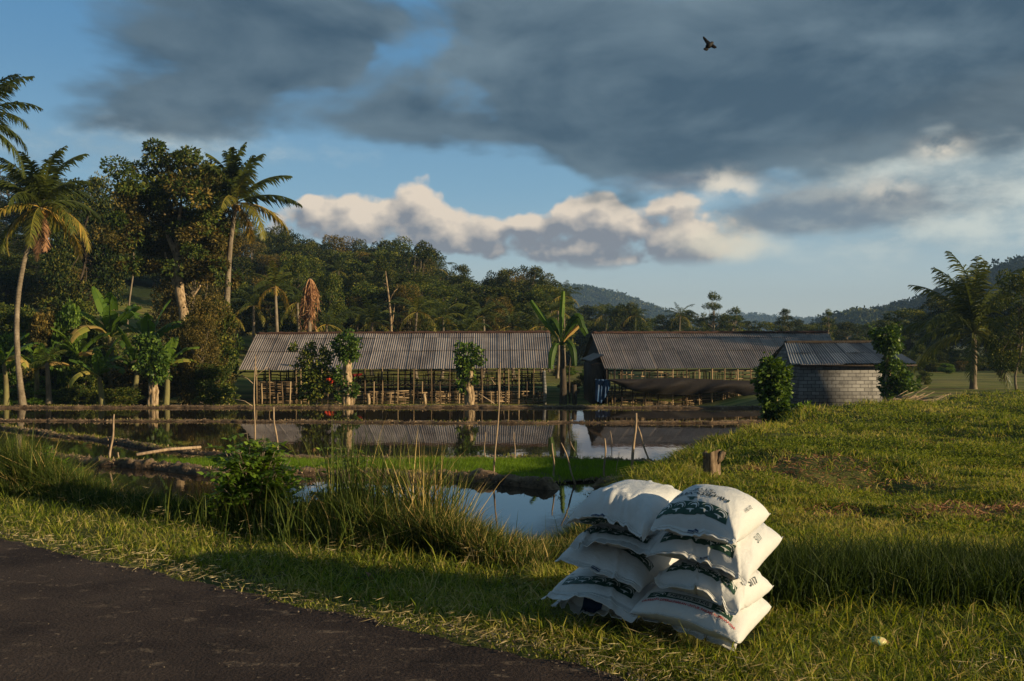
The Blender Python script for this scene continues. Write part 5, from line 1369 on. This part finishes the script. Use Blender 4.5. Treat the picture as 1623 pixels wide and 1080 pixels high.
# ------------------------------------------------------------------ sacks
P0 = np.array([.2, 5.6]); P1 = np.array([1.17, 4.85]); UU = (P1 - P0) / np.linalg.norm(P1 - P0); VV = np.array([.5, .866])
def onf(px, py, off_=0.0):
    """photo point on the pile's front plane, moved off_ metres back"""
    k = (px - 811.5) / F; O_ = P0 + VV * off_
    t = (k * O_[1] - O_[0]) / (UU[0] - k * UU[1]); y = O_[1] + UU[1] * t
    return P(px, py, y)
def ons(px, py, off_=0.0):
    k = (px - 811.5) / F; O_ = P1 + UU * off_
    t = (k * O_[1] - O_[0]) / (VV[0] - k * VV[1]); y = O_[1] + VV[1] * t
    return P(px, py, y)
def spow(x, p): return np.abs(x) ** p
class Sack:
    def __init__(s, FL, FR, BR, BL, tt, tb, arch=0.0, hem=.07, wr=.012, seed=0, fold=0.0, rise=0.0, pinch=.10, hemdrop=.03, sq=3.0):
        s.c = [np.asarray(q, float) for q in (FL, FR, BR, BL)]; s.tt, s.tb, s.arch, s.hem, s.wr, s.seed, s.fold, s.rise, s.pinch, s.hemdrop, s.sq = tt, tb, arch, hem, wr, seed, fold, rise, pinch, hemdrop, sq
    def surf(s, a, b, side):
        a = np.asarray(a, float); b = np.asarray(b, float)
        FL, FR, BR, BL = s.c
        A = 2 * a - 1; Bq = np.clip((b - s.hem) / (1 - s.hem * 1.6), 0, 1); B2 = 2 * Bq - 1
        fa = np.clip(1 - spow(A, s.sq), 0, 1) ** .44; fb = np.clip(1 - spow(B2, 2.5), 0, 1) ** np.where(B2 < 0, .66, .46)
        f = fa * fb
        pa = .5 + (a - .5) * (1 - s.pinch * np.sin(np.pi * b) ** .7)
        pb = .5 + (b - .5) * (1 - s.pinch * .7 * np.sin(np.pi * a) ** .8)
        cr_ = 1 - .045 * (np.abs(A) * np.abs(2 * b - 1)) ** 7
        pa = .5 + (pa - .5) * cr_; pb = .5 + (pb - .5) * cr_
        Q = (FL * ((1 - pa) * (1 - pb))[..., None] + FR * (pa * (1 - pb))[..., None] + BR * (pa * pb)[..., None] + BL * ((1 - pa) * pb)[..., None])
        z = s.arch * np.sin(np.pi * a) * np.exp(-(b / .30) ** 2) + s.rise * np.sin(np.pi * np.clip(b, 0, 1)) * np.sin(np.pi * a)
        # hem hangs and ripples
        he = np.exp(-(b / .10) ** 2)
        z = z - s.hemdrop * he * (1 - .5 * np.abs(A))
        r1 = fbm(a * 3.4 + s.seed * 7.3, b * 1.6 + s.seed, 3) - .5; r2 = fbm(a * 12 + s.seed * 3.1, b * 3 + 4) - .5
        crease = np.abs(fbm(a * 4.2 + s.seed * 5.7 + b * 1.5, b * 1.1 + s.seed) - .5)
        near = .07 + np.exp(-(b / .26) ** 2) + .7 * np.exp(-((1 - b) / .18) ** 2)
        z = z + s.wr * 5.2 * r1 * he + s.wr * 1.6 * r2 * near + s.wr * 2.6 * (.07 - np.minimum(crease, .07)) / .07 * near * .6
        n0 = fbm(a * 2.3 + s.seed * 1.9, b * 3.0 + s.seed * 2.2) - .5
        th_ = (s.tt if side > 0 else s.tb)
        edgew = s.wr * 1.8 * (fbm(a * 3 + s.seed * 4, b * 16 + 3) - .5) * np.exp(-((1 - np.abs(A)) / .18) ** 2) * fa
        z = z + side * (th_ * f * (1 + .16 * n0) + .0018 + edgew * .5)
        out_ = Q.copy(); out_[..., 2] += z
        # the hem swings out a little along the depth axis
        out_[..., 0] += -VV[0] * s.wr * 2.2 * r1 * he; out_[..., 1] += -VV[1] * s.wr * 2.2 * r1 * he
        return out_
    def geo(s):
        n, m = 72, 84
        a = (1 - np.cos(np.pi * np.linspace(0, 1, n))) / 2; t = np.linspace(0, 1, m)
        b = np.concatenate([np.linspace(0, s.hem, 9)[:-1], s.hem + (1 - s.hem * 1.6) * (1 - np.cos(np.pi * np.linspace(0, 1, m - 14))) / 2, np.linspace(1 - s.hem * .6, 1, 7)[1:]])
        A_, B_ = np.meshgrid(a, b, indexing='ij')
        T = s.surf(A_, B_, 1); Bt = s.surf(A_, B_, -1)
        g = G(); g.grid(T, flip=True); g.grid(Bt)
        # close the rim
        rim = lambda X_: np.concatenate([X_[0, :], X_[1:, -1], X_[-1, -2::-1], X_[-2:0:-1, 0]])
        ra, rb = rim(T), rim(Bt); k = np.arange(len(ra)); k2 = (k + 1) % len(ra)
        g.add(np.vstack([ra, rb]), np.stack([k, k2, k2 + len(ra), k + len(ra)], -1))
        return g
    def decal(s, a, b, side=1, lift=.0022):
        e = .004; p = s.surf(a, b, side); pa = s.surf(np.clip(a + e, 0, 1), b, side) - s.surf(np.clip(a - e, 0, 1), b, side); pb = s.surf(a, b + e, side) - s.surf(a, b - e, side)
        n = np.cross(pa, pb) * side; n /= np.linalg.norm(n, axis=-1)[..., None] + 1e-12
        return p + n * lift
def patch(s, name, a0, a1, b0, b1, mat, parent, side=1, lift=.0022, skew=0.0):
    A_, B_ = np.meshgrid(np.linspace(a0, a1, 40), np.linspace(b0, b1, 12), indexing='ij')
    B_ = B_ + skew * (A_ - a0)
    g = G(); g.grid(s.decal(A_, B_, side, lift), flip=side > 0); return g.build(name, mat, parent, True)
def poly2(pts): return np.array(pts, float)
def arc_strip(cx, cy, r, w, a0, a1, n=14):
    t = np.radians(np.linspace(a0, a1, n)); w = w * np.sin(np.linspace(.12, math.pi - .12, n)) ** .5
    o_ = np.stack([cx + (r + w / 2) * np.cos(t), cy + (r + w / 2) * np.sin(t)], 1); i_ = np.stack([cx + (r - w / 2) * np.cos(t), cy + (r - w / 2) * np.sin(t)], 1)
    return np.stack([i_, o_], 0)
LOGO = [arc_strip(.06, .0, .43, .07, -10, 165), arc_strip(.08, -.02, .25, .13, -25, 150)]
_t = np.linspace(-1, 1, 12)
LOGO.append(np.stack([np.stack([_t * .34 - .12, -.20 - .05 * (1 - _t ** 2)], 1), np.stack([_t * .34 - .12, -.20 + .05 * (1 - _t ** 2)], 1)], 0))
LOGO.append(np.stack([np.stack([np.array([-.16, -.13, -.10]), np.array([-.22, -.32, -.40])], 1), np.stack([np.array([.02, -.01, -.05]), np.array([-.22, -.32, -.40])], 1)], 0))
def logo(s, ca, cb, sa, sb, parent, side=1, flipb=1, mat='white', name='logo'):
    """emblem centred at (ca, cb); sa, sb scale into the sack's own coordinates (+ = away from the hem)"""
    g = G()
    for st_ in LOGO:
        # refine strip
        a_ = ca + st_[..., 0] * sa; b_ = cb + st_[..., 1] * sb * flipb
        V_ = s.decal(a_, b_, side, .0040); g.grid(V_); g.grid(V_ + 0.0, flip=True) if False else None
    return g.build(name, M[mat], parent, True)
_tc = {}
def text_geo(txt, bold=.0):
    key = (txt, bold)
    if key in _tc: return _tc[key]
    cu = bpy.data.curves.new('lettering', 'FONT'); cu.body = txt; cu.align_x = 'CENTER'; cu.align_y = 'CENTER'; cu.size = 1.0; cu.offset = bold; cu.resolution_u = 3
    ob = bpy.data.objects.new('lettering', cu); COL.objects.link(ob); dg_ = bpy.context.evaluated_depsgraph_get()
    me = bpy.data.meshes.new_from_object(ob.evaluated_get(dg_)); bpy.data.objects.remove(ob)
    import bmesh
    bm = bmesh.new(); bm.from_mesh(me); bmesh.ops.triangulate(bm, faces=bm.faces[:]); 
    for _ in range(1):
        bmesh.ops.subdivide_edges(bm, edges=[e for e in bm.edges if e.calc_length() > .25], cuts=2)
    bmesh.ops.triangulate(bm, faces=bm.faces[:])
    V_ = np.array([v.co[:] for v in bm.verts]); T_ = np.array([[v.index for v in f.verts] for f in bm.faces]); bm.free(); bpy.data.meshes.remove(me)
    _tc[key] = (V_, T_); return _tc[key]
def lettering(s, txt, ca, cb, ha, hb, parent, mat, side=1, rot=0, bold=.02, width=None, name='lettering', skew=0.0):
    """ha: text width in sack-a units, hb: letter height in b units; rot 0 = top of letters away from the hem, 180 = towards it"""
    V_, T_ = text_geo(txt, bold); w_ = V_[:, 0].max() - V_[:, 0].min(); h_ = V_[:, 1].max() - V_[:, 1].min(); cx = (V_[:, 0].max() + V_[:, 0].min()) / 2; cy = (V_[:, 1].max() + V_[:, 1].min()) / 2
    u = (V_[:, 0] - cx) / w_; v = (V_[:, 1] - cy) / h_
    if rot == 180: u, v = -u, -v
    if rot == 90: u, v = -v, u      # reads along the depth
    if rot == -90: u, v = v, -u
    if side < 0: u = u
    g = G(); g.add(s.decal(ca + u * ha, cb + v * hb + skew * u, side, .0040), None, T_); return g.build(name, M[mat], parent, True)

d3 = lambda v, z=0.0: np.array([v[0], v[1], z])
def back(FL, FR, BRp, L=None):
    return FL + (BRp - FR)
def make_sack(label, FL, FR, BR, BL=None, **kw):
    if BL is None: BL = back(FL, FR, BR)
    s = Sack(FL, FR, BR, BL, **kw); o = s.geo().build('feed_sack', M['sack'], smooth=True); prop(o, label, 'sack', 'feed sacks piled at the roadside')
    # put the object's origin at the sack
    c_ = sum(s.c) / 4; o.location = tuple(c_)
    o.data.transform(__import__('mathutils').Matrix.Translation(-Vector(c_)))
    s.o = o; s.c0 = c_; return s
def fix(s, objs):
    for q in objs:
        q.parent = s.o; q.location = tuple(-s.c0)
    return s
def band(s, a0, a1, b0, b1, n=5, side=1, flipb=1, skew=0.0, glue=True):
    L = [patch(s, 'green_band', a0, a1, b0, b1, M['green'], None, side, skew=skew)]
    for k in range(n):
        f = (k + .5) / n; a_ = a0 + (a1 - a0) * f
        L.append(logo(s, a_, (b0 + b1) / 2 + skew * (a_ - a0), (a1 - a0) / n * .95, (b1 - b0) * .95, None, side, flipb))
    return L
def seam(s, v=.012):
    # a stitched seam just inside the hem
    a_ = np.linspace(.03, .97, 50); p = s.decal(a_, np.full(50, s.hem * .55), 1, .003); g = G(); g.tube(p, .0022, 5); return g.build('stitched_seam', M['thread'], None)
def tag_label(s, a0, a1, side=1, b0=.02, b1=.09): return patch(s, 'navy_tag', a0, a1, b0, b1, M['navy'], None, side, .004)

V3 = np.array([.5, .866, 0])
# right column, bottom to top
FL = onf(1004, 994, .06); FR = onf(1166, 1030, .02); FL[2] = .03; FR[2] = .015
BR = ons(1218, 972, -.02); BR[2] = .04
R5 = make_sack('bottom sack of the right-hand column, half sunk in the grass', FL, FR, BR, None, tt=.12, tb=.05, wr=.014, seed=1, hem=.05, arch=.03)
fix(R5, [lettering(R5, '5117', .93, .45, .10, .22, None, 'ink', rot=90)])
FL = onf(993, 973, -.03); FR = onf(1172, 1026, -.03); BR = ons(1228, 962, .05)
R4 = make_sack('right-column sack printed NETTO 50 KG with a red line of text', FL, FR, BR, None, tt=.135, tb=.085, wr=.004, seed=2, hem=.02, arch=.035, hemdrop=-.01, pinch=.08)
L = [patch(R4, 'green_band', .12, .90, .135, .215, M['green'], None), patch(R4, 'label_panel', .30, .72, .150, .204, M['panel'], None, lift=.0034),
     lettering(R4, 'NETTO 50 KG', .51, .177, .36, .036, None, 'ink', bold=.03), lettering(R4, 'DILARANG DIPERGUNAKAN UNTUK PAKAN RUMINANSIA', .52, .104, .86, .024, None, 'red', bold=.025),
     logo(R4, .21, .175, .14, .072, None), logo(R4, .81, .175, .14, .066, None), seam(R4)]
fix(R4, L)
FL = onf(1028, 925, -.02); FR = onf(1168, 972, -.05); BR = ons(1231, 930, .05)
R3 = make_sack('middle sack of the right-hand column, numbered 5117 on its side', FL, FR, BR, None, tt=.13, tb=.085, wr=.018, seed=3, hem=.08, arch=.055, pinch=.09, hemdrop=.02)
fix(R3, band(R3, .10, .92, .15, .24) + [lettering(R3, '5117', .955, .56, .045, .20, None, 'ink', rot=90, bold=.02), seam(R3), lettering(R3, '&', .93, .36, .03, .05, None, 'ink')])
FL = onf(1018, 880, -.04); FR = onf(1184, 928, -.03); BR = ons(1246, 851, .05)
R2 = make_sack('second sack from the top of the right-hand column, pointed end jutting out', FL, FR, BR, None, tt=.135, tb=.105, wr=.012, seed=4, hem=.06, arch=.07, pinch=.10)
fix(R2, band(R2, .10, .84, .105, .20) + [tag_label(R2, .53, .63, b0=.028, b1=.058), lettering(R2, '5117', .93, .55, .05, .11, None, 'inkgreen', rot=90, bold=0), lettering(R2, 'HI-PRO-VITE', .46, .30, .60, .05, None, 'ink', rot=180, bold=.02), seam(R2)])
FL = onf(1024, 850, -.03); FR = onf(1166, 848, -.06); BR = ons(1226, 803, .05); BL = ons(1100, 800, -.66)
FL[2] = .57; FR[2] = .575; BR[2] = .645; BL = FL + (BR - FR); BL[2] = .68
R1 = make_sack('top right sack with the HI-PRO-VITE print facing up', FL, FR, BR, BL, sq=2.5, tt=.165, tb=.105, wr=.008, seed=5, hem=.075, arch=.045, pinch=.10, hemdrop=.045)
L = band(R1, .03, .86, .115, .205)
L += [lettering(R1, 'HI-PRO-VITE', .47, .325, .68, .058, None, 'ink', rot=180, bold=.025, skew=.008), lettering(R1, 'MEDICATED', .45, .385, .34, .030, None, 'ink', rot=180, skew=.0), lettering(R1, '511B', .45, .432, .24, .038, None, 'ink', rot=180, bold=.02),
      tag_label(R1, .44, .56, b0=.030, b1=.062), lettering(R1, 'HI-PRO-VITE', .955, .52, .022, .17, None, 'ink', rot=90, bold=0), seam(R1)]
# goat-like crest in green ink between band and name
crest_g = G()
for st_ in (np.array([[(-.42, .30), (-.1, .36), (.2, .36), (.46, .32)], [(-.34, .12), (-.15, .02), (.1, -.02), (.30, .10)]]), np.array([[(-.18, .02), (.0, .0), (.20, .02)], [(-.14, -.40), (.02, -.46), (.14, -.40)]])):
    a_ = .40 - st_[..., 0] * .17; b_ = .242 + st_[..., 1] * .055; crest_g.grid(R1.decal(a_, b_, 1, .0030))
L.append(crest_g.build('crest_print', M['inkgreen'], None))
fix(R1, L)
# left column
FL = onf(868, 975, .02); FR = onf(992, 1004, .0); FL[2] = .035; FR[2] = .02; BR = FR + V3 * .85; BR[2] = .03
L5 = make_sack('crumpled bottom sack of the left-hand column with a blue label', FL, FR, BR, None, tt=.11, tb=.03, wr=.022, seed=6, hem=.09, arch=.02)
fix(L5, [patch(L5, 'navy_tag', .36, .62, .02, .12, M['navy'], None, 1, .004)])
FL = onf(852, 968, -.10); FR = onf(1003, 1002, -.10); FL[2] += .05; FR[2] += .05; BR = FR + V3 * .95; BR[2] = .20; BL = FL + V3 * .95; BL[2] = .20
L4 = make_sack('fourth sack down the left-hand column with five emblems on its green band', FL, FR, BR, BL, tt=.095, tb=.06, wr=.012, seed=7, hem=.13, arch=.065, hemdrop=.0, pinch=.07)
fix(L4, band(L4, .10, .88, .175, .265, skew=.0) + [lettering(L4, 'W', .12, .30, .05, .025, None, 'ink'), seam(L4)])
FL = onf(873, 884, -.06); FR = onf(1014, 938, -.03); BR = FR + V3 * .9; BL = FL + V3 * .9; BR[2] = .30; BL[2] = .34
L3 = make_sack('middle sack of the left-hand column, its green band turned underneath', FL, FR, BR, BL, tt=.115, tb=.105, wr=.014, seed=8, hem=.07, arch=.035, pinch=.09)
fix(L3, band(L3, .10, .92, .085, .165, side=-1, flipb=1) + band(L3, .25, .98, .23, .32) + [tag_label(L3, .42, .52, b0=.02, b1=.05), seam(L3)])
FL = onf(896, 858, -.03); FR = onf(1030, 878, -.04); BR = FR + V3 * .9; BL = FL + V3 * .9; BR[2] = .47; BL[2] = .47
L2 = make_sack('second sack from the top of the left-hand column, squeezed under the plain one', FL, FR, BR, BL, tt=.055, tb=.095, wr=.020, seed=9, hem=.08, arch=.03, pinch=.08)
fix(L2, band(L2, .10, .9, .12, .20))
FL = onf(888, 826, -.06); FR = onf(1020, 858, -.07); BR = FR + V3 * .92; BL = FL + V3 * .9; BR[2] = .60; BL[2] = .62
L1 = make_sack('top left sack, plain white side up', FL, FR, BR, BL, tt=.150, tb=.115, wr=.015, seed=10, hem=.06, arch=.085, rise=.0, pinch=.12)
fix(L1, band(L1, .14, .96, .075, .16, side=-1) + [tag_label(L1, .34, .50, b0=.004, b1=.034), seam(L1)])

# ------------------------------------------------------------------ litter: crumpled bag and dry leaf
def bag():
    loc = P(1392, 1016, 5.0); g = G(); n, m = 26, 18; th_ = np.linspace(0, 2 * math.pi, n); ph = np.linspace(0.02, math.pi - .02, m); A_, B_ = np.meshgrid(th_, ph, indexing='ij')
    r_ = .034 * (1 + .45 * (fbm(np.cos(A_) * 2 + 5, np.sin(A_) * 2 + B_ * 2) - .5) + .15 * np.abs(np.sin(A_ * 3 + B_ * 4)))
    V_ = np.stack([np.cos(A_) * np.sin(B_) * r_ * 1.15, np.sin(A_) * np.sin(B_) * r_, np.cos(B_) * r_ * .6], -1); V_[-1] = V_[0]; g.grid(V_)
    g.leaves(np.array([[.03, 0, -.01]] * 3), np.array([[1, 0, -.2], [1, .3, 0], [1, -.3, .1]]), .03, .03, .5)
    m, nt, b, o = mat_new('printed_plastic_bag'); t = node(nt, 'ShaderNodeTexCoord')
    nt.links.new(ramp(nt, noise(nt, t.outputs['Object'], 30, 2), [(.36, (.10, .34, .32)), (.44, (.52, .52, .16)), (.56, (.62, .56, .26)), (.66, (.60, .38, .20))]), b.inputs['Base Color']); b.inputs['Roughness'].default_value = .3
    o_ = g.build('plastic_bag', m, smooth=True); o_.location = tuple(loc); prop(o_, 'tiny crumpled yellow-green plastic bag lying in the verge grass', 'bag')
bag()
M['brownleaf'] = flat_mat('brown_leaf', (.28, .12, .05), .7)
g = G()
for k in range(3): g.leaves(P(568 + 7 * k, 918, 6.5)[None] + rng.normal(0, .010, (1, 3)), rng.normal(size=(1, 3)) * [1, 1, .2] + [0, 0, .15], .075, .05, .5, fold=.4)
prop(g.build('dead_leaf', M['brownleaf']), 'curled brown dead leaf lying in the shaded verge grass', 'leaf')

# ------------------------------------------------------------------ bird
def bird():
    D = 24; loc = P(1124, 71, D); k = D / F
    r = empty('bird', tuple(loc), 'dark bird flying under the grey cloud', 'bird')
    g = G()
    # body
    t = np.linspace(0, 1, 9); p = np.stack([(-8 + t * 17) * k * .75, 0 * t, (-7.5 + t * 13) * k * .75], 1); g.tube(p, np.array([.01, .035, .055, .065, .065, .06, .045, .04, .012]) * 1.1, 8)
    def wing(pl):
        q = np.array(pl, float) * k; top_ = q.copy(); top_[:, 1] -= .012; bot = q.copy(); bot[:, 1] += .012; n = len(q)
        c_ = q.mean(0); g.add(np.vstack([top_, [c_ - [0, .03, 0]]]), None, [(j, (j + 1) % n, n) for j in range(n)]); g.add(np.vstack([bot, [c_ + [0, .03, 0]]]), None, [((j + 1) % n, j, n) for j in range(n)])
        g.add(np.vstack([top_, bot]), [(j, (j + 1) % n, (j + 1) % n + n, j + n) for j in range(n)])
    wing([(3, 0, 1), (0, 1, -2), (-3, 2, 0), (-6, 4, 6), (-8.5, 5, 11), (-9, 5.5, 14), (-7.6, 5.5, 14.6), (-5, 4.5, 12), (-2, 3, 8), (2, 1, 4)])
    wing([(2, 0, 0), (5, -1, 1), (8, -2, -1.5), (11, -3, -4.5), (11, -3.3, -6.2), (8, -2.4, -7), (4, -1.2, -5), (1, 0, -2.5)])
    wing([(-2, 0, -4), (-5, 0, -5), (-8.5, 0, -5.5), (-9, 0, -7.5), (-6.5, 0, -9.3), (-3.5, 0, -9.8), (-1, 0, -8)])
    g.build('body', flat_mat('dark_feathers', (.02, .017, .015), .7), r)
bird()

# ------------------------------------------------------------------ far hills with their woods
def far_hill(name, label, D, prof, seed, depth=260, n=260):
    px = np.linspace(prof[0][0], prof[-1][0], n); yt = np.interp(px, [a for a, b in prof], [b for a, b in prof]); m = 26; t = np.linspace(0, 1, m)
    V_ = np.zeros((m, n, 3))
    for j in range(m):
        d = D - depth * .5 + depth * t[j]; hgt = (HY - yt) * D / F + CZ + 4
        x = (px - 811.5) * D / F; z = -4 + hgt * np.sin(t[j] * math.pi / 1.15 + .0) ** .9 if t[j] < .999 else -4 + 0 * hgt
        z = z + (fbm(x * .012 + seed, np.full(n, d * .012)) - .5) * 14 * np.sin(math.pi * t[j]) * (hgt > 12) + (fbm(x * .05 + seed, np.full(n, d * .05)) - .5) * 5 * np.sin(math.pi * t[j])
        V_[j] = np.stack([x, np.full(n, d), z], -1)
    g = G(); g.grid(V_, flip=False); o = prop(g.build(name, M['terrain_far'], smooth=True), label, kind='structure'); return V_
M['terrain_far'] = rough_mat('wooded_hillside', [(.3, (.010, .018, .009)), (.7, (.030, .044, .018))], .05, 1.0, 0, coord='Object')
def far_wood(label, V_, N, sz, seed):
    r_ = np.random.default_rng(seed); m, n = V_.shape[:2]; i = r_.integers(0, int(m * .62), N); j = r_.integers(0, n, N); C = V_[i, j] + r_.normal(size=(N, 3)) * [3, 4, 0]
    g = G(); K = 26
    Cc = np.repeat(C, K, 0); d = rdir(N * K, r_); rad = np.repeat(sz * r_.uniform(.5, 1.25, N), K)
    Pn = Cc + d * (rad * r_.uniform(.6, 1, N * K))[:, None] * [1, 1, 1.0] + np.c_[np.zeros((N * K, 2)), rad * .7]
    g.leaves(Pn, d + r_.normal(size=(N * K, 3)) * .6, rad * .55, rad * .45, np.clip(np.repeat(r_.normal(.45, .18, N), K) + r_.normal(0, .12, N * K), 0, 1), r=r_)
    prop(g.build('forest', M['leafdark'], None), label, 'forest', kind='stuff')
V_ = far_hill('hill', 'far rounded blue hill between the two sheds', 1500, [(780, 520), (830, 474), (870, 465), (920, 461), (955, 465), (1000, 478), (1040, 492), (1070, 506), (1120, 524), (1200, 546)], 3, depth=420)
far_wood('trees covering the far blue hill between the sheds', V_, 5200, 5.2, 1)
V_ = far_hill('hill', 'long low far hills on the horizon above the second shed', 2100, [(1100, 520), (1180, 506), (1250, 512), (1310, 516), (1400, 512), (1500, 520), (1700, 530)], 9, depth=420)
far_wood('trees covering the low horizon hills', V_, 3200, 6.8, 4)
V_ = far_hill('hill', 'wooded hill rising at the right edge behind the grove', 640, [(1290, 530), (1330, 512), (1390, 510), (1430, 502), (1470, 490), (1520, 472), (1570, 450), (1623, 426), (1700, 394), (1800, 350), (1950, 345)], 5, depth=200)
far_wood('trees covering the right-hand hill', V_, 6500, 3.7, 2)

# ------------------------------------------------------------------ air
m = bpy.data.materials.new('haze_air'); m.use_nodes = True; nt = m.node_tree
for n in list(nt.nodes): nt.nodes.remove(n)
o = node(nt, 'ShaderNodeOutputMaterial'); v = node(nt, 'ShaderNodeVolumePrincipled')
v.inputs['Color'].default_value = (.42, .66, 1.0, 1); v.inputs['Density'].default_value = .00024
v.inputs['Anisotropy'].default_value = 0.1
nt.links.new(v.outputs[0], o.inputs['Volume'])
g = G(); g.box((-1500, -60, -9), (1500, 2500, 125)); hz = g.build('haze', m); prop(hz, 'thin blue evening haze over the valley', kind='stuff')
